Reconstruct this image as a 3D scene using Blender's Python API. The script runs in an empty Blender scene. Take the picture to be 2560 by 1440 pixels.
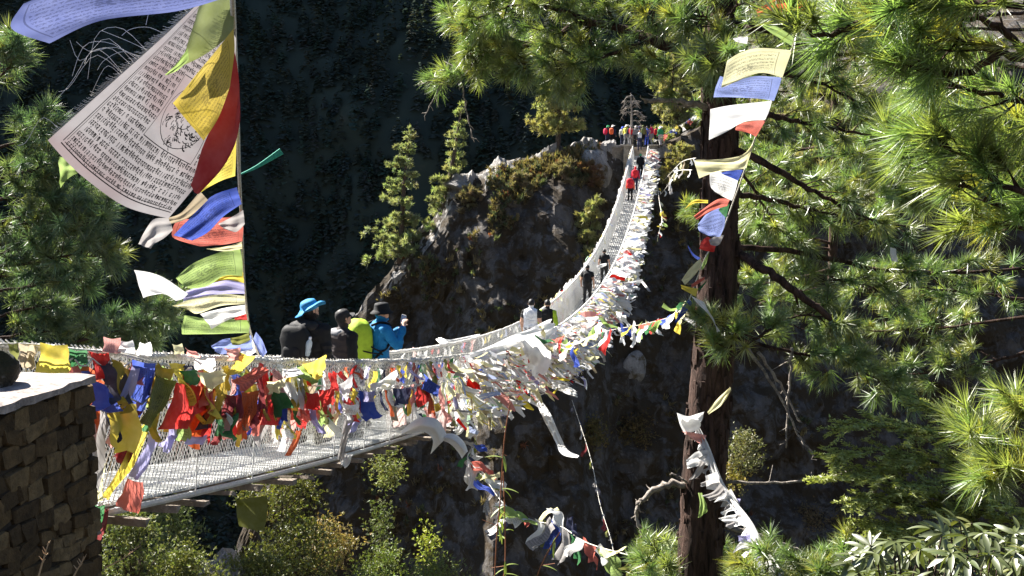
import bpy, bmesh, math, random
import numpy as np
from mathutils import Vector, Matrix, Euler

SC = bpy.context.scene
COL = SC.collection
R = math.radians

# ------------------------------------------------------------------ camera
FPX, CX, CY = 2560.0, 1280.0, 720.0           # focal length and centre in photo pixels
PITCH = math.atan(320 / 2560)
camd = bpy.data.cameras.new('camera')
camd.sensor_width = 36.0
camd.lens = 36.0
camd.clip_start = 0.05
camd.clip_end = 3000
cam = bpy.data.objects.new('camera', camd)
COL.objects.link(cam)
cam.location = (0, 0, 0)
cam.rotation_euler = (R(90) - PITCH, 0, 0)
SC.camera = cam

# ------------------------------------------------------------------ light
SUN_AZ, SUN_EL = -52.0, 43.0                   # degrees from +Y (minus = to the left), elevation
SUN = Vector((math.sin(R(SUN_AZ)) * math.cos(R(SUN_EL)), math.cos(R(SUN_AZ)) * math.cos(R(SUN_EL)), math.sin(R(SUN_EL))))
world = bpy.data.worlds.new('World')
SC.world = world
world.use_nodes = True
wn = world.node_tree
for n in list(wn.nodes):
    wn.nodes.remove(n)
wo = wn.nodes.new('ShaderNodeOutputWorld')
wb = wn.nodes.new('ShaderNodeBackground')
ws = wn.nodes.new('ShaderNodeTexSky')
ws.sky_type = 'NISHITA'
ws.sun_disc = False
ws.sun_elevation = R(SUN_EL)
ws.sun_rotation = R(SUN_AZ)
ws.altitude = 2800
wb.inputs[1].default_value = 0.05
wn.links.new(ws.outputs[0], wb.inputs[0])
wn.links.new(wb.outputs[0], wo.inputs[0])
sund = bpy.data.lights.new('sun', 'SUN')
sund.energy = 5.0
sund.angle = R(0.5)
sund.color = (1.0, 0.95, 0.87)
sun = bpy.data.objects.new('sun', sund)
COL.objects.link(sun)
sun.rotation_euler = (-SUN).to_track_quat('-Z', 'Y').to_euler()
SC.view_settings.view_transform = 'Standard'
SC.view_settings.look = 'None'
SC.view_settings.gamma = 1.0
SC.view_settings.use_curve_mapping = False
SC.view_settings.exposure = 2.25
SC.cycles.max_bounces = 6
SC.cycles.diffuse_bounces = 2
SC.cycles.glossy_bounces = 2
SC.cycles.transmission_bounces = 3
SC.cycles.transparent_max_bounces = 6

# ------------------------------------------------------------------ helpers
cp, sp = math.cos(PITCH), math.sin(PITCH)


def ray(x, y):
    u = (x - CX) / FPX
    v = (CY - y) / FPX
    return Vector((u, cp + v * sp, -sp + v * cp))


def P(x, y, d):
    """photo pixel -> world point whose Y (distance from the camera) is d"""
    r = ray(x, y)
    return r * (d / r.y)


def catmull(pts, n):
    """smooth path through points"""
    pts = [Vector(p) for p in pts]
    if len(pts) < 3:
        return [pts[0].lerp(pts[-1], i / n) for i in range(n + 1)]
    out = []
    m = len(pts) - 1
    for i in range(n + 1):
        t = i / n * m
        k = min(int(t), m - 1)
        f = t - k
        p0 = pts[max(k - 1, 0)]
        p1 = pts[k]
        p2 = pts[k + 1]
        p3 = pts[min(k + 2, m)]
        out.append(0.5 * ((2 * p1) + (p2 - p0) * f + (2 * p0 - 5 * p1 + 4 * p2 - p3) * f * f + (3 * p1 - p0 - 3 * p2 + p3) * f ** 3))
    return out


def lerpl(arr, t):
    m = len(arr) - 1
    t = max(0.0, min(1.0, t)) * m
    k = min(int(t), m - 1) if m > 0 else 0
    if m == 0:
        return arr[0]
    return arr[k] + (arr[k + 1] - arr[k]) * (t - k)


def _h(ix, iy, iz):
    h = (ix * 374761393 + iy * 668265263 + iz * 144269504) & 0xffffffff
    h = ((h ^ (h >> 13)) * 1274126177) & 0xffffffff
    h = h ^ (h >> 16)
    return (h & 0xffff) / 65535.0


def vnoise(p):
    p = np.asarray(p, dtype=np.float64)
    i = np.floor(p).astype(np.int64)
    f = p - i
    f = f * f * (3 - 2 * f)
    x, y, z = i[..., 0], i[..., 1], i[..., 2]
    fx, fy, fz = f[..., 0], f[..., 1], f[..., 2]
    def c(a, b, d):
        return _h(x + a, y + b, z + d)
    x00 = c(0, 0, 0) * (1 - fx) + c(1, 0, 0) * fx
    x10 = c(0, 1, 0) * (1 - fx) + c(1, 1, 0) * fx
    x01 = c(0, 0, 1) * (1 - fx) + c(1, 0, 1) * fx
    x11 = c(0, 1, 1) * (1 - fx) + c(1, 1, 1) * fx
    return ((x00 * (1 - fy) + x10 * fy) * (1 - fz) + (x01 * (1 - fy) + x11 * fy) * fz) * 2 - 1


def fbm(p, octv=4, gain=0.5):
    p = np.asarray(p, dtype=np.float64)
    s = np.zeros(p.shape[:-1])
    a = 1.0
    for k in range(octv):
        s = s + a * vnoise(p * (2.03 ** k) + 17.3 * k)
        a *= gain
    return s


def worldm(o):
    m = o.matrix_parent_inverse @ o.matrix_basis if o.parent else o.matrix_basis.copy()
    return worldm(o.parent) @ m if o.parent else m


def adopt(o, parent):
    if parent is not None:
        o.parent = parent
        o.matrix_parent_inverse = worldm(parent).inverted()


def tag(o, label=None, cat=None, group=None, kind=None):
    if label:
        o['label'] = label
    if cat:
        o['category'] = cat
    if group:
        o['group'] = group
    if kind:
        o['kind'] = kind
    return o


def thing(name, label, cat, loc=(0, 0, 0), group=None):
    o = bpy.data.objects.new(name, None)
    o.empty_display_size = 0.1
    COL.objects.link(o)
    o.location = loc
    return tag(o, label, cat, group)


def newobj(name, me, parent=None):
    o = bpy.data.objects.new(name, me)
    COL.objects.link(o)
    adopt(o, parent)
    return o


def mesh(name, verts, faces, mats, smooth=False, midx=None, uv=None):
    me = bpy.data.meshes.new(name)
    me.from_pydata([tuple(v) for v in verts], [], faces)
    if not isinstance(mats, (list, tuple)):
        mats = [mats]
    for m in mats:
        me.materials.append(m)
    if midx is not None:
        me.polygons.foreach_set('material_index', midx)
    if smooth:
        me.polygons.foreach_set('use_smooth', [True] * len(me.polygons))
    if uv is not None:
        lay = me.uv_layers.new(name='UVMap')
        idx = np.zeros(len(me.loops), dtype=np.int32)
        me.loops.foreach_get('vertex_index', idx)
        lay.data.foreach_set('uv', np.asarray(uv, dtype=np.float32)[idx].ravel())
    me.update()
    return me


def soup(name, V, mat, tint=None, quad=False):
    """mesh from a triangle (or quad) soup, V: (n*3|4, 3)"""
    k = 4 if quad else 3
    V = np.ascontiguousarray(V, dtype=np.float32).reshape(-1, 3)
    n = len(V) // k
    me = bpy.data.meshes.new(name)
    me.vertices.add(len(V))
    me.vertices.foreach_set('co', V.ravel())
    me.loops.add(len(V))
    me.loops.foreach_set('vertex_index', np.arange(len(V), dtype=np.int32))
    me.polygons.add(n)
    me.polygons.foreach_set('loop_start', np.arange(0, n * k, k, dtype=np.int32))
    me.materials.append(mat)
    if tint is not None:
        a = me.color_attributes.new('tint', 'FLOAT_COLOR', 'POINT')
        t = np.ones((len(V), 4), dtype=np.float32)
        t[:, :3] = np.repeat(np.asarray(tint, dtype=np.float32), k, axis=0) if len(tint) == n else tint
        a.data.foreach_set('color', t.ravel())
    me.update(calc_edges=True)
    me.validate()
    return me


class MB:
    """collects shapes that become ONE mesh"""
    def __init__(s):
        s.v, s.f, s.m = [], [], []

    def quadbox(s, c, ax, ay, az, m=0, jit=0, rng=None):
        b = len(s.v)
        for sx, sy, sz in ((-1, -1, -1), (1, -1, -1), (1, 1, -1), (-1, 1, -1), (-1, -1, 1), (1, -1, 1), (1, 1, 1), (-1, 1, 1)):
            q = Vector(c) + ax * sx + ay * sy + az * sz
            if jit:
                q = q + Vector((rng.uniform(-jit, jit), rng.uniform(-jit, jit), rng.uniform(-jit, jit)))
            s.v.append(q)
        for f in ((0, 3, 2, 1), (4, 5, 6, 7), (0, 1, 5, 4), (1, 2, 6, 5), (2, 3, 7, 6), (3, 0, 4, 7)):
            s.f.append(tuple(b + i for i in f))
            s.m.append(m)

    def tube(s, pts, rad, n=6, m=0, cap=True, wob=0, rng=None):
        pts = [Vector(p) for p in pts]
        b = len(s.v)
        k = len(pts)
        up = Vector((0.13, 0.21, 0.97))
        prev = None
        for i, p in enumerate(pts):
            t = (pts[min(i + 1, k - 1)] - pts[max(i - 1, 0)])
            t = t.normalized() if t.length > 1e-9 else Vector((0, 0, 1))
            if prev is None:
                a = t.cross(up)
                if a.length < 1e-3:
                    a = t.cross(Vector((1, 0, 0)))
                a.normalize()
            else:
                a = prev - t * prev.dot(t)
                a = a.normalized() if a.length > 1e-6 else t.orthogonal().normalized()
            prev = a
            c = t.cross(a)
            r = rad[i] if hasattr(rad, '__len__') else rad
            for j in range(n):
                an = 2 * math.pi * j / n
                rr = r * (1 + (rng.uniform(-wob, wob) if wob else 0))
                s.v.append(p + (a * math.cos(an) + c * math.sin(an)) * rr)
        for i in range(k - 1):
            for j in range(n):
                j2 = (j + 1) % n
                s.f.append((b + i * n + j, b + i * n + j2, b + (i + 1) * n + j2, b + (i + 1) * n + j))
                s.m.append(m)
        if cap:
            s.f.append(tuple(b + j for j in range(n))[::-1])
            s.f.append(tuple(b + (k - 1) * n + j for j in range(n)))
            s.m += [m, m]

    def lathe(s, prof, c, ax, n=20, m=0, sq=(1, 1), fwd=None):
        """prof: (r, h) along axis ax from c"""
        ax = Vector(ax).normalized()
        a = (fwd - ax * fwd.dot(ax)).normalized() if fwd is not None else ax.orthogonal().normalized()
        e = ax.cross(a)
        b = len(s.v)
        for r, h in prof:
            for j in range(n):
                an = 2 * math.pi * j / n
                s.v.append(Vector(c) + ax * h + a * (r * sq[0] * math.cos(an)) + e * (r * sq[1] * math.sin(an)))
        for i in range(len(prof) - 1):
            for j in range(n):
                j2 = (j + 1) % n
                s.f.append((b + i * n + j, b + i * n + j2, b + (i + 1) * n + j2, b + (i + 1) * n + j))
                s.m.append(m)

    def build(s, name, mats, parent=None, smooth=False):
        me = mesh(name, s.v, s.f, mats, smooth, s.m)
        return newobj(name, me, parent)


# ------------------------------------------------------------------ materials
def nmat(name):
    m = bpy.data.materials.new(name)
    m.use_nodes = True
    nt = m.node_tree
    for n in list(nt.nodes):
        nt.nodes.remove(n)
    out = nt.nodes.new('ShaderNodeOutputMaterial')
    return m, nt, out


def nd(nt, t, **kw):
    n = nt.nodes.new(t)
    for k, v in kw.items():
        setattr(n, k, v)
    return n


def ramp(nt, fac, stops):
    r = nt.nodes.new('ShaderNodeValToRGB')
    e = r.color_ramp.elements
    while len(e) < len(stops):
        e.new(0.5)
    for i, (p, c) in enumerate(stops):
        e[i].position = p
        e[i].color = (*c, 1) if len(c) == 3 else c
    nt.links.new(fac, r.inputs[0])
    return r.outputs[0]


def noise(nt, scale, detail=4, rough=0.6, vec=None, dist=0):
    n = nt.nodes.new('ShaderNodeTexNoise')
    n.inputs['Scale'].default_value = scale
    n.inputs['Detail'].default_value = detail
    n.inputs['Roughness'].default_value = rough
    n.inputs['Distortion'].default_value = dist
    if vec is not None:
        nt.links.new(vec, n.inputs['Vector'])
    return n.outputs['Fac']


def mix(nt, fac, a, b, typ='MIX'):
    n = nt.nodes.new('ShaderNodeMix')
    n.data_type = 'RGBA'
    n.blend_type = typ
    for s, v in ((n.inputs[0], fac), (n.inputs[6], a), (n.inputs[7], b)):
        if hasattr(v, 'links') or hasattr(v, 'is_linked'):
            nt.links.new(v, s)
        elif isinstance(v, (int, float)):
            s.default_value = v
        else:
            s.default_value = (*v, 1) if len(v) == 3 else v
    return n.outputs[2]


def math_(nt, op, a, b=None):
    n = nt.nodes.new('ShaderNodeMath')
    n.operation = op
    for s, v in ((n.inputs[0], a), (n.inputs[1], b)):
        if v is None:
            continue
        if isinstance(v, (int, float)):
            s.default_value = v
        else:
            nt.links.new(v, s)
    return n.outputs[0]


def bump(nt, h, strength=0.5, dist=0.02):
    b = nt.nodes.new('ShaderNodeBump')
    b.inputs['Strength'].default_value = strength
    b.inputs['Distance'].default_value = dist
    nt.links.new(h, b.inputs['Height'])
    return b.outputs[0]


def pos(nt, scale=(1, 1, 1)):
    g = nt.nodes.new('ShaderNodeNewGeometry')
    m = nt.nodes.new('ShaderNodeMapping')
    m.inputs['Scale'].default_value = scale
    nt.links.new(g.outputs['Position'], m.inputs['Vector'])
    return m.outputs[0]


def simple(name, col, rough=0.7, var=0.25, scale=8, bmp=0.2, bscale=None, metal=0, spec=0.3, bdist=0.01):
    m, nt, out = nmat(name)
    b = nd(nt, 'ShaderNodeBsdfPrincipled')
    b.inputs['Roughness'].default_value = rough
    b.inputs['Metallic'].default_value = metal
    b.inputs['Specular IOR Level'].default_value = spec
    v = pos(nt)
    f = noise(nt, scale, 5, 0.65, v)
    lo = tuple(c * (1 - var) for c in col)
    hi = tuple(min(1, c * (1 + var)) for c in col)
    nt.links.new(ramp(nt, f, [(0.3, lo), (0.7, hi)]), b.inputs['Base Color'])
    if bmp:
        nt.links.new(bump(nt, noise(nt, bscale or scale * 4, 4, 0.6, v), bmp, bdist), b.inputs['Normal'])
    nt.links.new(b.outputs[0], out.inputs[0])
    return m


def cloth(name, col, trans=0.34, printed=0, ink=(0.02, 0.02, 0.03), rows=14, fade=0.25, tinted=False, stain=None):
    """thin cotton: reflects and lets light through; optional rows of block print"""
    m, nt, out = nmat(name)
    v = pos(nt)
    uv = nd(nt, 'ShaderNodeUVMap')
    f = noise(nt, 9, 4, 0.6, v)
    hi = tuple(min(1, c + (0.75 - c) * fade) for c in col)
    c = ramp(nt, f, [(0.25, tuple(x * 0.85 for x in col)), (0.75, hi)])
    if stain:
        c = mix(nt, ramp(nt, noise(nt, 3.2, 3, .5, v), [(.48, (0, 0, 0)), (.66, (.8, .8, .8))]), c, stain)
    if tinted:
        at = nd(nt, 'ShaderNodeVertexColor', layer_name='tint')
        c = mix(nt, 1.0, c, at.outputs[0], 'MULTIPLY')
    if printed:
        sep = nd(nt, 'ShaderNodeSeparateXYZ')
        nt.links.new(uv.outputs[0], sep.inputs[0])
        u_, v_ = sep.outputs[0], sep.outputs[1]
        row = math_(nt, 'FRACT', math_(nt, 'MULTIPLY', u_, rows))
        band = math_(nt, 'LESS_THAN', math_(nt, 'ABSOLUTE', math_(nt, 'SUBTRACT', row, 0.5)), 0.27)
        cm = nd(nt, 'ShaderNodeMapping')
        cm.inputs['Scale'].default_value = (rows * 2.5, rows * 5.0, 1)
        nt.links.new(uv.outputs[0], cm.inputs[0])
        gl = math_(nt, 'GREATER_THAN', noise(nt, 1.0, 3, 0.7, cm.outputs[0]), 0.5)
        def inside(a, lo, hi_):
            return math_(nt, 'MULTIPLY', math_(nt, 'GREATER_THAN', a, lo), math_(nt, 'LESS_THAN', a, hi_))
        ins = math_(nt, 'MULTIPLY', inside(u_, 0.14, 0.88), inside(v_, 0.16, 0.9))
        fig = math_(nt, 'MULTIPLY', inside(u_, 0.40, 0.62), inside(v_, 0.38, 0.66))
        txt = math_(nt, 'MULTIPLY', math_(nt, 'MULTIPLY', band, gl), ins)
        txt = math_(nt, 'MAXIMUM', txt, math_(nt, 'MULTIPLY', fig, math_(nt, 'GREATER_THAN', noise(nt, 26, 2, 0.5, uv.outputs[0]), 0.52)))
        edge = math_(nt, 'SUBTRACT', math_(nt, 'MULTIPLY', inside(u_, 0.115, 0.905), inside(v_, 0.135, 0.925)),
                     math_(nt, 'MULTIPLY', inside(u_, 0.125, 0.895), inside(v_, 0.145, 0.915)))
        txt = math_(nt, 'MAXIMUM', txt, edge)
        c = mix(nt, math_(nt, 'MULTIPLY', txt, printed), c, ink)
    d = nd(nt, 'ShaderNodeBsdfDiffuse')
    t = nd(nt, 'ShaderNodeBsdfTranslucent')
    nt.links.new(c, d.inputs[0])
    nt.links.new(c, t.inputs[0])
    b = bump(nt, noise(nt, 60, 3, 0.6, v), 0.35, 0.004)
    nt.links.new(b, d.inputs['Normal'])
    ms = nd(nt, 'ShaderNodeMixShader')
    ms.inputs[0].default_value = trans
    nt.links.new(d.outputs[0], ms.inputs[1])
    nt.links.new(t.outputs[0], ms.inputs[2])
    nt.links.new(ms.outputs[0], out.inputs[0])
    return m


def leafmat(name, col, trans=0.35, gloss=0.08, rough=0.45):
    """foliage with a per-clump tint"""
    m, nt, out = nmat(name)
    at = nd(nt, 'ShaderNodeVertexColor', layer_name='tint')
    c = mix(nt, 1.0, col, at.outputs[0], 'MULTIPLY')
    d = nd(nt, 'ShaderNodeBsdfDiffuse')
    t = nd(nt, 'ShaderNodeBsdfTranslucent')
    g = nd(nt, 'ShaderNodeBsdfGlossy')
    g.inputs['Roughness'].default_value = rough
    nt.links.new(c, d.inputs[0])
    nt.links.new(mix(nt, 1.0, c, (1.15, 1.2, 0.55), 'MULTIPLY'), t.inputs[0])
    a = nd(nt, 'ShaderNodeMixShader')
    a.inputs[0].default_value = trans
    nt.links.new(d.outputs[0], a.inputs[1])
    nt.links.new(t.outputs[0], a.inputs[2])
    b = nd(nt, 'ShaderNodeMixShader')
    b.inputs[0].default_value = gloss
    nt.links.new(a.outputs[0], b.inputs[1])
    nt.links.new(g.outputs[0], b.inputs[2])
    nt.links.new(b.outputs[0], out.inputs[0])
    return m


def rockmat(name, c1, c2, moss, mossamt=0.45, scale=0.5, lichen=(0.42, 0.42, 0.42)):
    m, nt, out = nmat(name)
    b = nd(nt, 'ShaderNodeBsdfPrincipled')
    b.inputs['Roughness'].default_value = 0.85
    b.inputs['Specular IOR Level'].default_value = 0.15
    v = pos(nt)
    vs = pos(nt, (1, 1, 0.45))
    base = ramp(nt, noise(nt, scale, 8, 0.68, vs), [(0.32, c1), (0.68, c2)])
    spots = ramp(nt, noise(nt, scale * 5, 6, 0.75, v), [(0.54, (0, 0, 0)), (0.66, (1, 1, 1))])
    base = mix(nt, math_(nt, 'MULTIPLY', spots, 0.6), base, lichen)
    g = nt.nodes.new('ShaderNodeNewGeometry')
    mo = ramp(nt, noise(nt, scale * 0.9, 7, 0.7, v, 0.6), [(0.5 - (mossamt - 0.5) * 0.5, (0, 0, 0)), (0.58 - (mossamt - 0.5) * 0.5, (1, 1, 1))])
    base = mix(nt, mo, base, moss)
    nt.links.new(base, b.inputs['Base Color'])
    h = math_(nt, 'ADD', noise(nt, scale * 3, 8, 0.75, vs), math_(nt, 'MULTIPLY', noise(nt, scale * 11, 6, 0.75, v), 0.55))
    nt.links.new(bump(nt, h, 0.9, 0.25 / max(scale, 0.3) * 0.5), b.inputs['Normal'])
    nt.links.new(b.outputs[0], out.inputs[0])
    return m


def barkmat(name, c1, c2, scale=14, stretch=0.18):
    m, nt, out = nmat(name)
    b = nd(nt, 'ShaderNodeBsdfPrincipled')
    b.inputs['Roughness'].default_value = 0.9
    b.inputs['Specular IOR Level'].default_value = 0.15
    vs = pos(nt, (1, 1, stretch))
    f = noise(nt, scale, 7, 0.7, vs, 0.8)
    nt.links.new(ramp(nt, f, [(0.36, c1), (0.62, c2)]), b.inputs['Base Color'])
    nt.links.new(bump(nt, f, 1.0, 0.05), b.inputs['Normal'])
    nt.links.new(b.outputs[0], out.inputs[0])
    return m


M = {}
M['steel'] = simple('galvanised_steel', (0.52, 0.52, 0.50), 0.5, 0.18, 30, 0.1, spec=0.4)
M['rope'] = simple('wrapped_cable', (0.58, 0.56, 0.52), 0.7, 0.35, 60, 0.5)
M['wire'] = simple('netting_wire', (0.60, 0.60, 0.58), 0.4, 0.15, 40, 0, spec=0.5)
M['timber'] = simple('weathered_timber', (0.20, 0.165, 0.13), 0.85, 0.35, 20, 0.5)
M['concrete'] = simple('cement', (0.55, 0.50, 0.45), 0.9, 0.25, 9, 0.5, 60)
M['mortar'] = simple('dark_mortar', (0.04, 0.03, 0.022), 0.95, 0.4, 20, 0.6, 60)
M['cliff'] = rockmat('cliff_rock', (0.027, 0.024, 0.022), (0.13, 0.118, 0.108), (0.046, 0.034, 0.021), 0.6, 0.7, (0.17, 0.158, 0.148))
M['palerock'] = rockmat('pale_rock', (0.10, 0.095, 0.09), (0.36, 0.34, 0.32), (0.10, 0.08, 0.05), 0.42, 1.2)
M['nearrock'] = rockmat('near_rock', (0.16, 0.13, 0.12), (0.40, 0.35, 0.32), (0.07, 0.06, 0.03), 0.4, 2.2)
M['soil'] = rockmat('bank_soil', (0.03, 0.027, 0.02), (0.07, 0.06, 0.05), (0.03, 0.032, 0.016), 0.55, 1.4)
M['bark'] = barkmat('pine_bark', (0.012, 0.008, 0.006), (0.09, 0.055, 0.043), 13)
M['twig'] = barkmat('twig_bark', (0.03, 0.022, 0.018), (0.15, 0.11, 0.085), 30, 1)
M['deadwood'] = barkmat('dead_wood', (0.14, 0.12, 0.10), (0.42, 0.37, 0.32), 16, 1)
M['needle'] = leafmat('pine_needles', (0.19, 0.235, 0.08), 0.46, 0.12, 0.42)
M['needle_fore'] = leafmat('near_pine_needles', (0.235, 0.285, 0.10), 0.55, 0.10, 0.45)
M['needle_blue'] = leafmat('bluish_pine_needles', (0.14, 0.19, 0.10), 0.42, 0.10, 0.5)
M['conifer'] = leafmat('conifer_foliage', (0.27, 0.27, 0.13), 0.4, 0.03, 0.6)
M['leaf'] = leafmat('shrub_leaves', (0.21, 0.22, 0.085), 0.35, 0.05, 0.5)
M['brush'] = leafmat('dry_brush', (0.185, 0.16, 0.11), 0.35, 0.02, 0.7)
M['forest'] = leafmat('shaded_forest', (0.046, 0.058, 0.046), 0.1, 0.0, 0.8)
M['rhodo'] = leafmat('rhododendron_leaves', (0.085, 0.10, 0.036), 0.3, 0.10, 0.45)
# ------------------------------------------------------------------ bridge line (needed by the land)
DIRB = Vector((0.175, 1, 0)).normalized()
NRMB = Vector((1, -0.175, 0)).normalized()
D0, D1 = 4.6, 84.0


def railz(d):
    return 0.003318 * d * d - 0.26882 * d + 0.388


def BP(d, off=0.0, h=0.0):
    """point of the bridge: distance d, sideways offset (right +), height above the deck"""
    return Vector((-4.24 + 0.175 * d, d, railz(d) - 1.0 + h)) + NRMB * off


def onbridge(x, y, off):
    """photo pixel -> point on the upright plane that runs along the bridge at that offset"""
    r = ray(x, y)
    t = (-4.24 + off * 1.0152) / (r.x - 0.175 * r.y)
    return r * t


# ------------------------------------------------------------------ ground, far hillside
def build_ground():
    xs = np.concatenate([np.linspace(-320, -14, 18), np.linspace(-12, 12, 49), np.linspace(14, 320, 18)])
    ys = np.concatenate([np.linspace(-120, -6, 10), np.linspace(-5, 16, 43), np.linspace(18, 80, 24), np.linspace(90, 460, 20)])
    X, Y = np.meshgrid(xs, ys)
    Z = np.interp(Y, [-120, -5, 0, 1.5, 4, 8, 12, 20, 40, 60, 90, 200, 460], [60, 0.5, -1.7, -1.8, -4.0, -6.4, -9.0, -17, -36, -48, -58, -165, -170])
    pad = np.clip((-1.9 - X) / 0.5, 0, 1) * np.clip((5.6 - Y) / 0.8, 0, 1)
    Z = Z * (1 - pad) + pad * np.maximum(Z, -1.95)
    pt = np.stack([X * 0.3, Y * 0.3, 0 * X], -1)
    Z = Z + fbm(pt, 4) * np.clip(np.hypot(X, Y) / 12, 0.05, 1.2) * (1 - pad)
    nx, ny = len(xs), len(ys)
    V = np.stack([X, Y, Z], -1).reshape(-1, 3)
    F = [(j * nx + i, j * nx + i + 1, (j + 1) * nx + i + 1, (j + 1) * nx + i) for j in range(ny - 1) for i in range(nx - 1)]
    o = newobj('ground', mesh('ground', V, F, M['soil'], True))
    tag(o, 'dark soil bank dropping steeply into the gorge', 'ground', kind='structure')


build_ground()


def hill_pt(x, z):
    y = 215 + (z + 165) * 0.56
    n = fbm(np.stack([x * 0.011, z * 0.010, 0 * x], -1), 5)
    return y + n * 20 + 0.00018 * x * x


def build_hill():
    m, nt, out = nmat('forest_floor')
    b = nd(nt, 'ShaderNodeBsdfPrincipled')
    b.inputs['Roughness'].default_value = 1
    b.inputs['Specular IOR Level'].default_value = 0
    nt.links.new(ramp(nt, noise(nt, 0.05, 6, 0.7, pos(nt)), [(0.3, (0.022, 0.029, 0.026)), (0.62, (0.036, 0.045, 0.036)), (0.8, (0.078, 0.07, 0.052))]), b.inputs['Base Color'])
    nt.links.new(b.outputs[0], out.inputs[0])
    xs = np.linspace(-330, 330, 150)
    zs = np.linspace(-170, 210, 100)
    X, Z = np.meshgrid(xs, zs)
    Y = hill_pt(X, Z)
    V = np.stack([X, Y, Z], -1).reshape(-1, 3)
    nx = len(xs)
    F = [(j * nx + i, j * nx + i + 1, (j + 1) * nx + i + 1, (j + 1) * nx + i) for j in range(len(zs) - 1) for i in range(nx - 1)]
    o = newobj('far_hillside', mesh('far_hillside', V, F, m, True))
    tag(o, 'steep shaded mountainside across the gorge', 'hillside', kind='structure')
    # the wood on it
    rg = np.random.default_rng(5)
    n = 9500
    tx = rg.uniform(-210, 210, n)
    tz = rg.uniform(-140, 75, n)
    ty = hill_pt(tx, tz)
    k = 34
    h = rg.uniform(4.5, 11, n) * (0.75 + 0.5 * (fbm(np.stack([tx * .03, tz * .03, 0 * tx], -1), 2) > 0))
    u = rg.uniform(0, 1, (n, k)) ** 0.8
    ang = rg.uniform(0, 2 * np.pi, (n, k))
    rad = (1 - u) * 0.22 * h[:, None] * rg.uniform(0.5, 1.1, (n, k)) + 0.1
    c = np.stack([tx[:, None] + np.cos(ang) * rad, ty[:, None] + np.sin(ang) * rad, tz[:, None] - 1 + u * h[:, None]], -1)
    out_ = np.stack([np.cos(ang), np.sin(ang), -0.5 + 0 * ang], -1)
    sz = (0.5 + (1 - u) * 1.0)[..., None]
    side = np.stack([-np.sin(ang), np.cos(ang), 0 * ang], -1)
    a = c - side * sz * 0.7
    b_ = c + side * sz * 0.7
    t = c + out_ * sz * 1.1
    V = np.stack([a, b_, t], 2).reshape(-1, 3)
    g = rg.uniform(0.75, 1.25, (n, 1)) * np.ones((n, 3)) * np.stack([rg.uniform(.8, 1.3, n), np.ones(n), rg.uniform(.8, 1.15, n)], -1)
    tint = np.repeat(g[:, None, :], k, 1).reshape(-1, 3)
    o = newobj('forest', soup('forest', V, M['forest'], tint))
    tag(o, 'dark conifer forest covering the shaded mountainside', 'forest', kind='stuff')


build_hill()

# ------------------------------------------------------------------ the rock spur on the far bank
RIDGE_PX = [(430, 1600, 70), (560, 1440, 73), (690, 1150, 75), (790, 960, 77), (865, 830, 78), (960, 700, 79.5), (1040, 600, 80.5), (1090, 540, 81),
            (1130, 468, 81.5), (1160, 450, 82), (1200, 447, 82), (1250, 412, 82.5), (1300, 402, 83), (1380, 390, 83), (1430, 372, 83.5), (1480, 360, 84),
            (1520, 372, 85), (1560, 372, 85.5), (1600, 370, 86), (1650, 368, 86), (1700, 352, 86), (1760, 330, 87), (1850, 300, 88), (2000, 260, 90),
            (2300, 200, 93), (2700, 150, 96), (3400, 100, 100)]
_rp = [P(*q) for q in RIDGE_PX]
RX = np.array([p.x for p in _rp])
RY = np.array([p.y for p in _rp])
RZ = np.array([p.z for p in _rp])


def ridged(p, o=3):
    s = 0
    a = 1.0
    for k in range(o):
        s = s + a * (1 - 2 * np.abs(vnoise(np.asarray(p) * 2.07 ** k + 9.1 * k)))
        a *= 0.5
    return s


def cliff_grid(X, T):
    """T metres below (+) or behind (-) the ridge"""
    yr = np.interp(X, RX, RY)
    zr = np.interp(X, RX, RZ)
    dn = np.maximum(T, 0)
    bk = np.maximum(-T, 0)
    flat = np.clip(1 - np.abs(X - 10.5) / 8, 0, 1) ** 0.5
    brow = np.clip((7.5 - X) / 3, 0, 1) * np.clip((X + 5) / 4, 0, 1)
    Y = yr - 0.40 * dn - 0.7 * (1 - np.exp(-dn / 0.9)) + bk - brow * 3.6 * (1 - np.exp(-dn / 3.2))
    up = np.clip((X - 17) / 8, 0, 1)
    Z = zr - dn * 0.96 - np.maximum(bk - 6 * flat, 0) * 0.55 * (1 - up) + bk * 0.45 * up
    pt = np.stack([X, Y * 0.6, Z], -1)
    damp = np.clip(T / 3.0, 0.0, 1) * 0.92 + 0.08 * (1 - np.clip(1 - np.abs(X - 11) / 4, 0, 1))
    big = fbm(pt * 0.085, 3) * 1.5
    mid = ridged(pt * np.array([0.33, 0.33, 0.2]), 3) * 0.5
    sm = ridged(pt * np.array([1.1, 1.1, 0.8]), 3) * 0.28
    q4 = vnoise(pt * np.array([0.28, 0.28, 0.16]) + 40) * 4
    fr = np.clip((q4 - np.floor(q4) - .25) / .5, 0, 1)
    slab = (np.floor(q4) + fr * fr * (3 - 2 * fr)) * 0.2
    dsp = (big + mid + slab) * damp + sm * (0.35 + 0.65 * damp)
    Y = Y - dsp
    rough_top = np.clip(1 - np.abs(X - 11) / 3.0, 0, 1)
    Z = Z + (sm * 0.9 + mid * 0.35) * np.exp(-dn / 1.2) * (1 - rough_top)
    return np.stack([X, Y, Z], -1)


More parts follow.
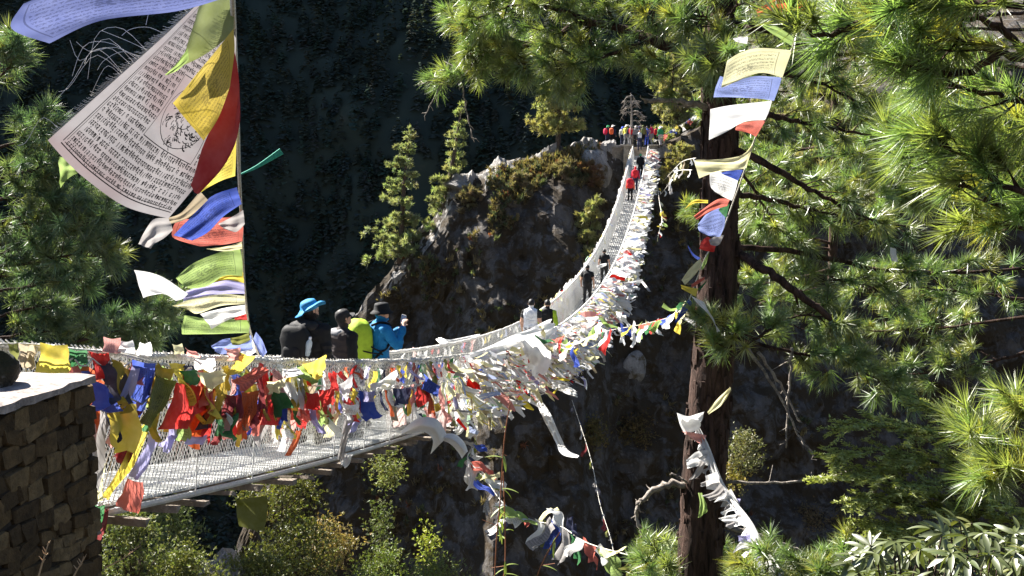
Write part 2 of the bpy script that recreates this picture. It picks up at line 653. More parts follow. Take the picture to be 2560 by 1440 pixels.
def build_cliff():
    xs = np.arange(-34, 60, 0.3)
    ts = np.concatenate([np.linspace(-26, -2, 16), np.arange(-1.7, 14, 0.28), np.arange(14, 52, 0.45)])
    X, T = np.meshgrid(xs, ts)
    V = cliff_grid(X, T).reshape(-1, 3)
    nx = len(xs)
    F = [(j * nx + i, (j + 1) * nx + i, (j + 1) * nx + i + 1, j * nx + i + 1) for j in range(len(ts) - 1) for i in range(nx - 1)]
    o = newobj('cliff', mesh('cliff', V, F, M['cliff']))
    tag(o, 'dark grey rock cliff under the far end of the bridge', 'cliff', kind='structure')


build_cliff()


def cl(x, t):
    return Vector(cliff_grid(np.array([float(x)]), np.array([float(t)]))[0])


def rock_mesh(name, seed, size, mat, sub=3, rough=0.5):
    bm = bmesh.new()
    bmesh.ops.create_icosphere(bm, subdivisions=sub, radius=1)
    A = np.array([v.co[:] for v in bm.verts])
    n = ridged(A * 1.3 + seed * 3.1, 3) * 0.18 * rough + np.round(vnoise(A * 1.6 + seed * 7) * 2.2) * 0.11 * rough
    rg = np.random.default_rng(seed)
    for k in range(15):
        d = rg.normal(0, 1, 3)
        d /= np.linalg.norm(d)
        lim = rg.uniform(.62, .9)
        ex = np.maximum(A @ d - lim, 0)
        A = A - d[None] * (ex * .92)[:, None]
    A = A * (1 + n * .7)[:, None] * np.array(size) * 1.15
    for v, c in zip(bm.verts, A):
        v.co = c
    me = bpy.data.meshes.new(name)
    bm.to_mesh(me)
    bm.free()
    me.materials.append(mat)
    return me


def boulder(label, p, size, mat, seed, rot=0.0):
    o = newobj('boulder', rock_mesh('boulder', seed, size, mat))
    o.location = p
    o.rotation_euler = (0.1 * seed % 0.5, 0.2, rot)
    return tag(o, label, 'rock')


def cliff_hit(px, py):
    """point of the cliff surface seen at a photo pixel"""
    d = 75.0
    for _ in range(14):
        q = P(px, py, d)
        t = max(0.05, (float(np.interp(q.x, RX, RZ)) - q.z) / 0.96)
        d = 0.5 * d + 0.5 * cl(q.x, t).y
    return P(px, py, d)


def build_crest():
    """bare pale rock along the crest, broken into ragged slabs"""
    xs = np.arange(-15, 8.6, 0.16)
    ts = np.linspace(-1.6, 2.0, 22)
    X, T = np.meshgrid(xs, ts)
    V = cliff_grid(X, T)
    n = fbm(np.stack([X * 0.5, T * 0.8, 0 * X], -1) + 3, 3)
    edge = np.clip((0.9 + 1.2 * n - np.abs(T + .2) - np.clip((-3 - X) * .2, 0, .75)) * 1.6, -0.6, 1)
    blocks = np.floor(vnoise(np.stack([X * 0.8, T * 0.9, 0 * X], -1) + 8) * 3) * 0.12 + ridged(np.stack([X * 1.7, T * 1.7, 0 * X], -1), 3) * 0.12
    V[..., 2] += edge * (0.16 + blocks)
    V[..., 1] -= edge * (0.14 + blocks * .6)
    nx = len(xs)
    F = [(j * nx + i, (j + 1) * nx + i, (j + 1) * nx + i + 1, j * nx + i + 1) for j in range(len(ts) - 1) for i in range(nx - 1)]
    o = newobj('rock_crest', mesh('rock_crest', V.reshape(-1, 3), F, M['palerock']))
    tag(o, 'ragged pale rock along the sunlit cliff crest', 'cliff', kind='structure')


build_crest()
b0 = boulder('big weathered boulder on the cliff top just before the stone gate', P(1478, 442, 83.2), (1.5, 1.6, 2.1), M['palerock'], 3, 0.4)
boulder('tilted pale slab at the lower end of the cliff crest', P(1152, 468, 81), (1.5, 1.0, 0.5), M['palerock'], 7, 0.9)
boulder('oval grey boulder stuck in the shaded cliff below the pine string', cliff_hit(1585, 925) + Vector((0, .3, 0)), (0.8, 0.7, 1.25), M['palerock'], 22, 0.3)


# ------------------------------------------------------------------ brush on the cliff
def tuftsoup(C, Nn, size, n, rg, spread=1.0, wid=0.16):
    """tufts of narrow blades; C (k,3) centres, Nn (k,3) axes"""
    k = len(C)
    d = rg.normal(0, 1, (k, n, 3)) * 0.55 * spread + Nn[:, None, :]
    d /= np.linalg.norm(d, axis=-1, keepdims=True)
    L = size[:, None, None] * rg.uniform(0.5, 1.1, (k, n, 1))
    base = C[:, None, :] + rg.normal(0, 0.16, (k, n, 3)) * size[:, None, None]
    s = np.cross(d, rg.normal(0, 1, (k, n, 3)))
    s /= np.linalg.norm(s, axis=-1, keepdims=True) + 1e-9
    w = L * wid
    return np.stack([base - s * w, base + s * w, base + d * L], 2).reshape(-1, 3)


def build_brush():
    rg = np.random.default_rng(11)
    n = 8200
    x = np.concatenate([rg.uniform(-7, 8.5, 1500), rg.uniform(-26, 45, n - 1500)])
    t = np.concatenate([np.abs(rg.normal(0, 2.2, 1500)) + 0.3, rg.uniform(0.2, 46, n - 1500)])
    C = cliff_grid(x, t)
    keep = (fbm(C * 0.22 + 5, 3) > np.where(t > 6, 0.42, 0.12)) & ((np.abs(x - 11) > 2.6) | (t > 3))
    C, x, t = C[keep], x[keep], t[keep]
    k = len(C)
    ax = np.tile(np.array([0, -0.55, 0.85]), (k, 1)) + rg.normal(0, .15, (k, 3))
    sz = rg.uniform(0.22, 0.6, k)
    V = tuftsoup(C + np.array([0, -0.1, 0.05]), ax, sz, 22, rg, 1.1, 0.13)
    g = rg.uniform(0, 1, k)
    base = np.where((g < 0.5)[:, None], np.array([1.0, 0.92, 0.8]), np.where((g < 0.8)[:, None], np.array([0.62, 0.85, 0.7]), np.array([1.4, 1.25, 0.85])))
    base = np.where((rg.uniform(0, 1, k) < 0.03)[:, None], np.array([1.3, 0.6, 0.5]), base) * rg.uniform(0.6, 1.2, (k, 1))
    tint = np.repeat(base, 22, 0)
    o = newobj('cliff_brush', soup('cliff_brush', V, M['brush'], tint))
    tag(o, 'dry golden and olive brush growing on the cliff', 'brush', kind='stuff')


build_brush()


# ------------------------------------------------------------------ conifers and shrubs
def conifer(name, label, base, top, radius, seed, group=None, layers=16, gaps=0.2, blobs=64, size=0.34, lop=0.0, bare=0.08, mat='conifer', tintv=(1, 1, 1), shape=1.0, cat='tree'):
    rng = random.Random(seed)
    rg = np.random.default_rng(seed)
    base, top = Vector(base), Vector(top)
    H = (top - base).length
    root = thing(name, label, cat, base, group)
    tr = MB()
    mid = base.lerp(top, 0.5) + Vector((rng.uniform(-.15, .15), 0, 0)) * H * 0.1
    path = catmull([base - Vector((0, 0, 0.6)), mid, top], 12)
    tr.tube(path, [0.028 * H * (1 - 0.93 * i / 12) + 0.01 for i in range(13)], 7, wob=0.1, rng=rng)
    C, A, S, Tn = [], [], [], []
    for i in range(layers):
        f = bare + (1 - bare) * (i + rng.uniform(-.3, .3)) / layers
        f = min(max(f, bare), 0.99)
        p = lerpl(path, f)
        r = radius * ((1 - f) ** (0.75 * shape) * 0.93 + 0.07) * rng.uniform(0.7, 1.2)
        nb = 8 if f < 0.8 else 6
        for b in range(nb):
            if rng.random() < gaps:
                continue
            an = rng.uniform(0, 2 * math.pi)
            dr = Vector((math.cos(an), math.sin(an), rng.uniform(-0.25, 0.25)))
            rr = r * rng.uniform(0.55, 1.15) * (1 + lop * dr.x)
            end = p + dr * rr
            tr.tube([p, p.lerp(end, .5) + Vector((0, 0, .06 * rr)), end], [0.012 * H * (1 - f) * 0.5 + .012, .012, .006], 4, cap=False)
            m = max(2, int(rr / size * 1.5))
            for q in range(m):
                s = (q + 0.8) / m
                C.append(p.lerp(end, s) + Vector((rng.gauss(0, .10), rng.gauss(0, .10), rng.gauss(0.03, .06))) * rr)
                A.append(Vector((dr.x * .6, dr.y * .6, 0.75)))
                S.append(size * rng.uniform(0.7, 1.25) * (0.75 + .35 * (1 - f)))
                Tn.append(rng.uniform(0.65, 1.3))
    C.append(top)
    A.append(Vector((0, 0, 1)))
    S.append(size)
    Tn.append(1)
    tr.build('trunk', M['twig'], root, True)
    C = np.array([c[:] for c in C])
    A = np.array([c[:] for c in A])
    V = tuftsoup(C, A, np.array(S), blobs, rg, 1.7, 0.13)
    tint = np.array(Tn)[:, None] * np.array(tintv)[None] * rg.uniform(.9, 1.1, (len(Tn), 3))
    newobj('crown', soup('crown', V, M[mat], np.repeat(tint, blobs, 0)), root)
    return root


conifer('conifer', 'leftmost tall conifer with clumpy layers on the cliff edge', P(1000, 640, 79.5), P(1025, 322, 80), 2.45, 1, layers=17, gaps=.34, lop=-0.25, size=.36, tintv=(1.0, 1.1, 1.25))
conifer('conifer', 'tall thin conifer with two separate crowns beside the leftmost one', P(1092, 590, 80.6), P(1155, 262, 81), 2.1, 2, layers=15, gaps=.42, lop=-0.1, bare=.15, size=.36, tintv=(1.0, 1.1, 1.15))
conifer('conifer', 'flat-topped conifer with a bare trunk on the cliff crest', P(1393, 392, 83), P(1408, 120, 83), 2.9, 3, layers=14, gaps=.2, bare=.30, size=.4, tintv=(1.15, 1.1, 1.0))
conifer('shrub', 'green bushy shrub on the cliff face close to the bridge', P(1462, 622, 77), P(1492, 495, 77.5), 1.6, 4, layers=11, gaps=.15, size=.36, bare=0.0, shape=.7, cat='shrub')
conifer('conifer', 'bushy lit conifer behind the right gate pillar', P(1690, 345, 90), P(1690, 80, 91), 3.6, 5, layers=16, gaps=.15, size=.45)
conifer('conifer', 'broad lit conifer higher up the far right bank', P(1800, 330, 93), P(1775, 30, 94), 4.5, 6, layers=18, gaps=.12, size=.5)
conifer('conifer', 'low spreading conifer on the far bank below the pine limbs', P(1905, 430, 84), P(1915, 240, 84), 3.6, 7, layers=12, gaps=.1, size=.45, shape=.7)
conifer('conifer', 'wide olive conifer on the far bank between the two pines', P(2060, 480, 80), P(2060, 180, 82), 4.4, 8, layers=15, gaps=.12, size=.5, shape=.8)
conifer('shrub', 'pale shrub below the gate where flag strings are tied', P(1690, 430, 82), P(1700, 360, 82), 1.5, 9, layers=7, gaps=.1, bare=0, shape=.6, cat='shrub', tintv=(1.1, 1.0, .9))
for i, (x, t, s, lab) in enumerate([(-3.2, 1.6, 1.3, 'golden round bush under the pale slab on the cliff top'), (0.6, 2.2, 1.5, 'golden bush in the middle of the cliff brow'),
                                    (3.9, 1.8, 1.3, 'dry yellow bush beneath the pale rock ridge'), (6.2, 2.4, 1.2, 'rust-tinged bush left of the big boulder')]):
    p = cl(x, t)
    conifer('bush', lab, p - Vector((0, 0.2, .3)), p + Vector((0, -.6, s * .7)), 1.15, 40 + i, layers=6, gaps=.1, size=.34, bare=0, shape=.45, mat='brush', cat='bush', tintv=(1.15, 1.12, 1.0) if i < 3 else (1.25, .9, .8))


def dead_tree():
    rng = random.Random(8)
    b, t = P(1579, 348, 87), P(1577, 232, 87)
    root = thing('dead_tree', 'bare dead conifer standing behind the hikers at the gate', 'tree', b)
    mb = MB()
    path = catmull([b - Vector((0, 0, .4)), b.lerp(t, .5) + Vector((.05, 0, 0)), t], 8)
    mb.tube(path, [.16 * (1 - .9 * i / 8) for i in range(9)], 6)
    mb.build('trunk', M['deadwood'], root, True)
    for i in range(15):
        f = rng.uniform(.25, .97)
        p = lerpl(path, f)
        an = rng.choice([rng.uniform(-.5, .5), math.pi + rng.uniform(-.5, .5), rng.uniform(0, 6.28)])
        L = (1.15 - f) * 2.4 * rng.uniform(.6, 1.1)
        d = Vector((math.cos(an), math.sin(an), -.15))
        pts = [p, p + d * L * .5 + Vector((0, 0, .12)), p + d * L + Vector((0, 0, -.35 * L))]
        m2 = MB()
        m2.tube(catmull(pts, 6), [.06, .05, .045, .04, .03, .02, .012], 5)
        for k in range(9):
            q = lerpl(catmull(pts, 6), rng.uniform(.25, 1))
            m2.tube([q, q + Vector((rng.uniform(-.4, .4), rng.uniform(-.3, .3), rng.uniform(-.45, .1)))], [.025, .01], 4)
        m2.build('branch', M['deadwood'], root)


dead_tree()


# ------------------------------------------------------------------ stone gate at the far end
def far_gate():
    st = simple('gate_masonry', (0.23, 0.20, 0.16), 0.9, 0.4, 3, .6, 8, bdist=.05)
    top = simple('step_stone', (0.40, 0.34, 0.27), 0.9, 0.3, 5, .5, 12, bdist=.03)
    rng = random.Random(4)
    for side, lab in ((-1, 'left masonry pillar of the gate at the far bridge end'), (1, 'right masonry pillar of the gate at the far bridge end')):
        c = BP(84.2, side * 1.0, 0.1)
        root = thing('gate_pillar', lab, 'pillar', c - Vector((0, 0, 2.4)))
        mb = MB()
        mb.quadbox(c - Vector((0, 0, 1.2)), NRMB * .34, DIRB * .5, Vector((0, 0, 1.95)), jit=.05, rng=rng)
        mb.build('shaft', st, root)
        cb = MB()
        cb.quadbox(c + Vector((0, 0, .82)), NRMB * .4, DIRB * .56, Vector((0, 0, .07)), jit=.02, rng=rng)
        cb.build('cap_stone', top, root)
    root = thing('stone_steps', 'short flight of stone steps rising from the deck between the gate pillars', 'steps', BP(84.3, 0, -.2))
    for i in range(5):
        mb = MB()
        c = BP(84.0, 0, 0) + DIRB * (0.3 + 0.3 * i) + Vector((0, 0, -.06 + .2 * i))
        mb.quadbox(c - Vector((0, 0, .28)), NRMB * .66, DIRB * .165, Vector((0, 0, .38)), jit=.012, rng=rng)
        mb.build('step', top, root)
    pl = MB()
    c = BP(84.0, 0, 0) + DIRB * 4.6
    pl.quadbox(Vector((c.x - .9, c.y, P(1600, 366, 87).z - 0.5)), NRMB * 3.3, DIRB * 2.75, Vector((0, 0, 0.5)), jit=.06, rng=rng)
    o = pl.build('landing', M['palerock'])
    tag(o, 'pale flat landing behind the gate where hikers wait', 'landing', kind='structure')
    w = thing('retaining_wall', 'rough retaining wall running left from the far gate', 'wall', BP(84.2, -3.2, -1.6))
    mb = MB()
    mb.quadbox(BP(84.5, -3.0, -.35), NRMB * 1.6, DIRB * .3, Vector((0, 0, 1.05)), jit=.08, rng=rng)
    mb.build('wall_body', st, w)
    cp_ = MB()
    for k in range(9):
        cp_ = MB()
        cp_.quadbox(BP(84.45, -1.55 - .35 * k, .76 + rng.uniform(-.03, .05)), NRMB * rng.uniform(.14, .19), DIRB * .34, Vector((0, 0, rng.uniform(.07, .13))), jit=.03, rng=rng)
        cp_.build('coping_stone', M['palerock'], w)


far_gate()


# ------------------------------------------------------------------ near stone wall
def near_wall():
    rng = random.Random(21)
    C1 = P(236, 937, 5.05)
    r = ray(0, 1012)
    A = r * (C1.z / r.z)
    along = (A - C1)
    along.z = 0
    along.normalize()
    back = Vector((-1, 0.05, 0)).normalized()
    outn = Vector((-along.y, along.x, 0))
    if outn.dot(-C1) < 0:
        outn = -outn
    zt = C1.z
    root = thing('stone_wall', 'shaded rubble stone wall block with sunlit cement top by the bridge end', 'wall', (C1.x - .3, C1.y - .5, zt - 2.6))
    core = MB()
    L, H, T = 1.7, 2.6, 0.62
    off = outn * -0.035
    c = C1 + along * (L / 2) + back * (T / 2) + off
    q = [C1 + off, C1 + off + along * L, C1 + off + along * L + back * T, C1 + off + back * T]
    b = [Vector((p.x, p.y, zt - .03)) for p in q] + [Vector((p.x, p.y, zt - H)) for p in q]
    core.v = b
    core.f = [(0, 1, 2, 3), (7, 6, 5, 4), (0, 4, 5, 1), (1, 5, 6, 2), (2, 6, 7, 3), (3, 7, 4, 0)]
    core.m = [0] * 6
    core.build('mortar_core', M['mortar'], root)
    # cement cap with an uneven edge
    n = 26
    V, F = [], []
    for i in range(n + 1):
        for j in range(9):
            e = outn * (0.012 + rng.uniform(-.008, .012)) if j == 0 else Vector((0, 0, 0))
            p = C1 + along * (L * i / n) + back * (T * j / 8) + e
            V.append(Vector((p.x, p.y, zt + rng.uniform(-.004, .006) + (0.006 if j else -.004))))
    for i in range(n):
        for j in range(8):
            F.append((i * 9 + j, i * 9 + j + 1, (i + 1) * 9 + j + 1, (i + 1) * 9 + j))
    base = len(V)
    for i in range(n + 1):
        p = V[i * 9]
        V.append(Vector((p.x, p.y, zt - .035 + rng.uniform(-.01, .01))))
    for i in range(n):
        F.append((i * 9, (i + 1) * 9, base + i + 1, base + i))
    capm = simple('sunlit_cement', (0.26, 0.22, 0.20), .9, .55, 16, .7, 50)
    newobj('cap', mesh('cap', V, F, capm), root)
    # stones
    mats = [simple('wall_stone_%d' % k, c, .92, .45, 22, .9, 70) for k, c in enumerate([(.075, .046, .02), (.10, .064, .03), (.055, .035, .017), (.14, .094, .046)])]
    shapes = []
    for k in range(14):
        m = MB()
        jr = [rng.uniform(.8, 1.12) for _ in range(8)]
        jf = [rng.uniform(.84, .96) for _ in range(8)]
        for ring, (y, s) in enumerate(((0, 1.0), (.62, .98), (1.0, 1.0))):
            for c in range(8):
                an = (c + .5) * math.pi / 4
                kx = math.copysign(abs(math.cos(an)) ** .28, math.cos(an))
                kz = math.copysign(abs(math.sin(an)) ** .28, math.sin(an))
                rr = .56 * jr[c] * s * (jf[c] if ring == 2 else 1)
                m.v.append(Vector((kx * rr, y + (rng.uniform(-.16, .16) if ring == 2 else 0), kz * rr)))
        for a in (0, 8):
            for i in range(8):
                m.f.append((a + i, a + (i + 1) % 8, a + 8 + (i + 1) % 8, a + 8 + i))
                m.m.append(0)
        m.f.append(tuple(range(16, 24)))
        m.m.append(0)
        shapes.append([mesh('wall_stone', m.v, m.f, mt, False, m.m) for mt in mats])
    z = zt - .05
    up = Vector((0, 0, 1))
    while z > zt - 1.45:
        hh = rng.uniform(.05, .105)
        s = -0.03
        while s < 1.05:
            ww = rng.uniform(.06, .17)
            if s < 0:
                s = 0.0
            o = newobj('stone', rng.choice(rng.choice(shapes)), None)
            cpt = C1 + off * .2 + along * (s + ww / 2) - outn * .05
            mm = Matrix.Identity(4)
            xa = along * (ww * 1.02)
            ya = outn * (.046 + rng.uniform(-.008, .008))
            za = up * (hh * rng.uniform(.9, 1.12))
            for r_ in range(3):
                mm[r_][0], mm[r_][1], mm[r_][2] = xa[r_], ya[r_], za[r_]
            mm.translation = Vector((cpt.x, cpt.y, z - hh / 2 + rng.uniform(-.012, .012)))
            o.matrix_basis = mm @ Euler((0, rng.uniform(-.22, .22), 0)).to_matrix().to_4x4()
            adopt(o, root)
            s += ww
        z -= hh
    bo = newobj('boulder', rock_mesh('boulder', 33, (.095, .085, .1), M['soil']))
    bo.location = P(-8, 938, 4.78) + Vector((0, 0, 0.0))
    tag(bo, 'dark rounded stone resting on the sunlit wall top at the frame edge', 'rock')


near_wall()


def outcrop():
    o = newobj('rock_outcrop', rock_mesh('rock_outcrop', 5, (.55, .7, .6), M['nearrock'], 4, .9))
    o.location = P(560, 1545, 10.8)
    tag(o, 'pinkish rock outcrop catching the sun beneath the deck', 'rock')
    o = newobj('rock_outcrop', rock_mesh('rock_outcrop', 9, (1.5, 1.2, 1.6), M['nearrock'], 4, .9))
    o.location = P(800, 1830, 13)
    tag(o, 'grey rock among the bushes right of the pinkish outcrop', 'rock')


outcrop()
# ------------------------------------------------------------------ the suspension bridge
RAILW, DECKW = 0.62, 0.50
BR = thing('suspension_bridge', 'long sagging cable footbridge with wire mesh sides and pale steel deck', 'bridge', BP(D0))


def build_bridge():
    rng = random.Random(2)
    for side in (-1, 1):
        # hand cable, wrapped with wire: a rope-like bead every few centimetres
        mb = MB()
        pts, rad = [], []
        d = D0
        while d < D1:
            step = 0.022 if d < 24 else 0.08
            pts.append(BP(d, side * RAILW, 1.0) + Vector((0, 0, .006 * math.sin(d * 9))))
            rad.append(0.019 + (0.007 if len(pts) % 2 else -0.003) + rng.uniform(-.002, .003) + (0.012 if d > 30 else 0))
            d += step
        mb.tube(pts, rad, 6)
        mb.build('hand_cable', M['rope'], BR)
        # wire lashings that hang the netting on the cable
        wb_ = MB()
        d = D0
        while d < 26:
            p = BP(d, side * RAILW, 1.0)
            q = p + Vector((rng.uniform(-.012, .012), rng.uniform(-.02, .02), 0))
            wb_.tube([q + Vector((0, 0, .035)), q + NRMB * (.03 * side) + Vector((0, 0.015, 0)), q + Vector((0, .03, -.045))], .0045, 3, cap=False)
            d += rng.uniform(.03, .055)
        wb_.build('cable_lashing', M['rope'], BR)['kind'] = 'stuff'
        c2 = MB()
        pts = [BP(D0 + (D1 - D0) * i / 220, side * DECKW * 1.02, -.045) for i in range(221)]
        c2.tube(pts, 0.024, 6)
        c2.build('deck_cable', M['steel'], BR)
        # chain-link netting
        net = MB()
        d = D0
        while d < D1 - 0.6:
            cell = 0.052 if d < 30 else (0.11 if d < 50 else 0.2)
            for dirn in (-1, 1):
                run = 0.62
                pts = []
                for k in range(4):
                    f = k / 3
                    s = f if dirn > 0 else 1 - f
                    o = RAILW + (DECKW - RAILW) * s - 0.05 * math.sin(math.pi * s)
                    pts.append(BP(d + run * f, side * o + rng.uniform(-.004, .004), 1.0 - s))
                w = 0.0046 if d < 30 else (0.008 if d < 50 else .014)
                b = len(net.v)
                for p in pts:
                    net.v += [p + Vector((0, 0, w)) - DIRB * w * .5, p - Vector((0, 0, w)) + DIRB * w * .5, p + NRMB * w]
                for k in range(3):
                    for j in range(3):
                        j2 = (j + 1) % 3
                        net.f.append((b + k * 3 + j, b + k * 3 + j2, b + k * 3 + 3 + j2, b + k * 3 + 3 + j))
                        net.m.append(0)
            d += cell
        net.build('side_netting', M['wire'], BR)['kind'] = 'stuff'
    # deck panels: light steel strips with wire across, each panel one object
    def panel_mesh(fine):
        m = MB()
        n = 22 if fine else 9
        for i in range(n):
            x = -DECKW + (i + .5) * 2 * DECKW / n
            m.quadbox((x, .5, 0), Vector((DECKW / n * .62, 0, 0)), Vector((0, .488, 0)), Vector((0, 0, .011)), jit=.002, rng=rng)
        k = 16 if fine else 5
        for i in range(k):
            y = (i + .5) / k
            m.quadbox((rng.uniform(-.01, .01), y, .017), Vector((DECKW * .99, 0, 0)), Vector((0, .006 if fine else .01, 0)), Vector((0, 0, .005)), jit=.002, rng=rng)
        return mesh('deck_panel', m.v, m.f, M['steel'])
    fine = [panel_mesh(True) for _ in range(3)]
    coarse = panel_mesh(False)
    bt = [mesh('crossbeam', *beam_geo(rng), M['timber']) for _ in range(5)]
    d = D0
    k = 0
    while d < D1 - .5:
        a, b = BP(d), BP(d + .985)
        t = (b - a)
        L = t.length
        t.normalize()
        z = NRMB.cross(t).normalized()
        mm = Matrix.Identity(4)
        for r_ in range(3):
            mm[r_][0], mm[r_][1], mm[r_][2] = NRMB[r_], t[r_] * L, z[r_]
        mm.translation = a
        o = newobj('deck_panel', fine[k % 3] if d < 34 else coarse)
        o.matrix_basis = mm
        adopt(o, BR)
        for q in (0.0,) if d > 30 else (0.0, 0.5):
            o = newobj('crossbeam', bt[(k + int(q * 4)) % 5])
            mm2 = mm.copy()
            for r_ in range(3):
                mm2[r_][1] = t[r_]
            mm2.translation = BP(d + q * .98, 0, -.10) + NRMB * rng.uniform(-.05, .09)
            o.matrix_basis = mm2 @ Euler((0, rng.uniform(-.02, .02), rng.uniform(-.07, .07))).to_matrix().to_4x4()
            adopt(o, BR)
        for side in (-1, 1):
            s = MB()
            s.tube([BP(d + .02, side * RAILW, 1.0), BP(d + .02, side * (DECKW + .03), -.06)], .006 if d < 30 else .011, 4)
            s.build('suspender', M['wire'], BR)
        d += .985
        k += 1


def beam_geo(rng):
    m = MB()
    m.quadbox((.03, 0, 0), Vector((.64, 0, 0)), Vector((0, .036, 0)), Vector((0, 0, .018)), jit=.014, rng=rng)
    return m.v, m.f


build_bridge()
# ------------------------------------------------------------------ pines
class Pine:
    """collects needle tufts while limbs grow; one crown mesh at the end"""
    def __init__(s, name, label, base, seed, L=0.2, needles=54, wid=0.0048, mat='needle', group=None, cat='tree'):
        s.rng = random.Random(seed)
        s.rg = np.random.default_rng(seed)
        s.root = thing(name, label, cat, base, group)
        s.C, s.D, s.S, s.T = [], [], [], []
        s.L, s.n, s.w, s.mat = L, needles, wid, mat
        s.mul = 1.35
        s.cone = (8, 78)

    def trunk(s, pts, rad, n=18, ring=60, mat='bark', rough=.06):
        path = catmull(pts, ring)
        mb = MB()
        mb.tube(path, [lerpl(rad, i / ring) for i in range(ring + 1)], n, wob=rough, rng=s.rng)
        mb.build('trunk', M[mat], s.root, True)
        return path

    def tuft(s, p, d, sc=1.0, t=None):
        s.C.append(p[:])
        s.D.append(d.normalized()[:])
        s.S.append(sc)
        r = s.rng.random()
        g = s.rng.uniform(.7, 1.25)
        if r < .09:
            c = (1.5 * g, 1.2 * g, .75 * g)
        elif r < .55:
            c = (1.08 * g, 1.05 * g, .92 * g)
        else:
            c = (.8 * g, 1.0 * g, 1.0 * g)
        s.T.append(c)

    def limb(s, pts, r0=.03, r1=.006, dens=9.0, start=.3, spread=.5, tw=(.14, .45), leafy=True, up=.25, tips=2, bend=.06, mat='bark', side=None):
        rng = s.rng
        n = max(8, len(pts) * 5)
        path = catmull(pts, n)
        L = sum((path[i + 1] - path[i]).length for i in range(n))
        path = [p + Vector((rng.gauss(0, 1), rng.gauss(0, 1), rng.gauss(0, 1))) * bend * .12 * min(1, i / 3) for i, p in enumerate(path)]
        mb = MB()
        mb.tube(path, [r0 + (r1 - r0) * (i / n) ** .8 for i in range(n + 1)], 7, wob=.1, rng=rng)
        cnt = int(L * dens * s.mul)
        for i in range(cnt):
            f = start + (1 - start) * (i + rng.random()) / cnt
            p = lerpl(path, f)
            t = (lerpl(path, min(1, f + .05)) - lerpl(path, max(0, f - .05))).normalized()
            q = Vector((rng.gauss(0, 1), rng.gauss(0, 1), rng.gauss(up, .7)))
            q = (q - t * q.dot(t)).normalized()
            d = (t * rng.uniform(.35, 1.0) + q * rng.uniform(.4, 1.0) * (spread * 2)).normalized()
            ln = rng.uniform(*tw) * (1.15 - .55 * f)
            e = p + d * ln + Vector((0, 0, rng.uniform(-.02, .07)))
            m = p.lerp(e, .5) + Vector((rng.gauss(0, .02), rng.gauss(0, .02), rng.gauss(-.01, .02)))
            mb.tube([p, m, e], [r1 * .9 + .002, .0045, .003], 4, cap=False)
            if leafy:
                s.tuft(e, (e - m), rng.uniform(.8, 1.15))
                if ln > .25:
                    for k in range(tips):
                        p2 = p.lerp(e, rng.uniform(.4, .95))
                        d2 = (d + Vector((rng.gauss(0, .7), rng.gauss(0, .7), rng.gauss(.2, .6)))).normalized()
                        e2 = p2 + d2 * rng.uniform(.05, .16)
                        mb.tube([p2, e2], [.0035, .0025], 3, cap=False)
                        s.tuft(e2, d2, rng.uniform(.7, 1.05))
        if leafy:
            s.tuft(path[-1], path[-1] - path[-2], 1.1)
        mb.build('branch', M[mat], s.root, True)
        return path

    def finish(s):
        if not s.C:
            return
        rg = s.rg
        C, D, S, T = np.array(s.C), np.array(s.D), np.array(s.S), np.array(s.T)
        k, n = len(C), s.n
        a = np.cross(D, rg.normal(0, 1, (k, 3)))
        a /= np.linalg.norm(a, axis=1, keepdims=True) + 1e-9
        b = np.cross(D, a)
        ph = rg.uniform(0, 2 * np.pi, (k, n, 1))
        th = np.radians(rg.uniform(s.cone[0], s.cone[1], (k, n, 1)) ** 1.0)
        d = D[:, None] * np.cos(th) + (a[:, None] * np.cos(ph) + b[:, None] * np.sin(ph)) * np.sin(th)
        ln = s.L * S[:, None, None] * rg.uniform(.7, 1.1, (k, n, 1))
        base = C[:, None] - D[:, None] * (rg.uniform(0, .55, (k, n, 1)) * s.L)
        tip = base + d * ln
        tip[..., 2] -= (ln[..., 0] * .16 * np.sin(th[..., 0]))
        sd = np.cross(d, rg.normal(0, 1, (k, n, 3)))
        sd /= np.linalg.norm(sd, axis=-1, keepdims=True) + 1e-9
        w = s.w * S[:, None, None]
        V = np.stack([base - sd * w, base + sd * w, tip], 2).reshape(-1, 3)
        tint = (T[:, None, :] * rg.uniform(.8, 1.2, (k, n, 1))).reshape(-1, 3)
        newobj('crown', soup('crown', V, M[s.mat], tint), s.root)


def PX(*pts):
    out = []
    d = 10
    for p in pts:
        if len(p) > 2:
            d = p[2]
        out.append(P(p[0], p[1], d))
    return out


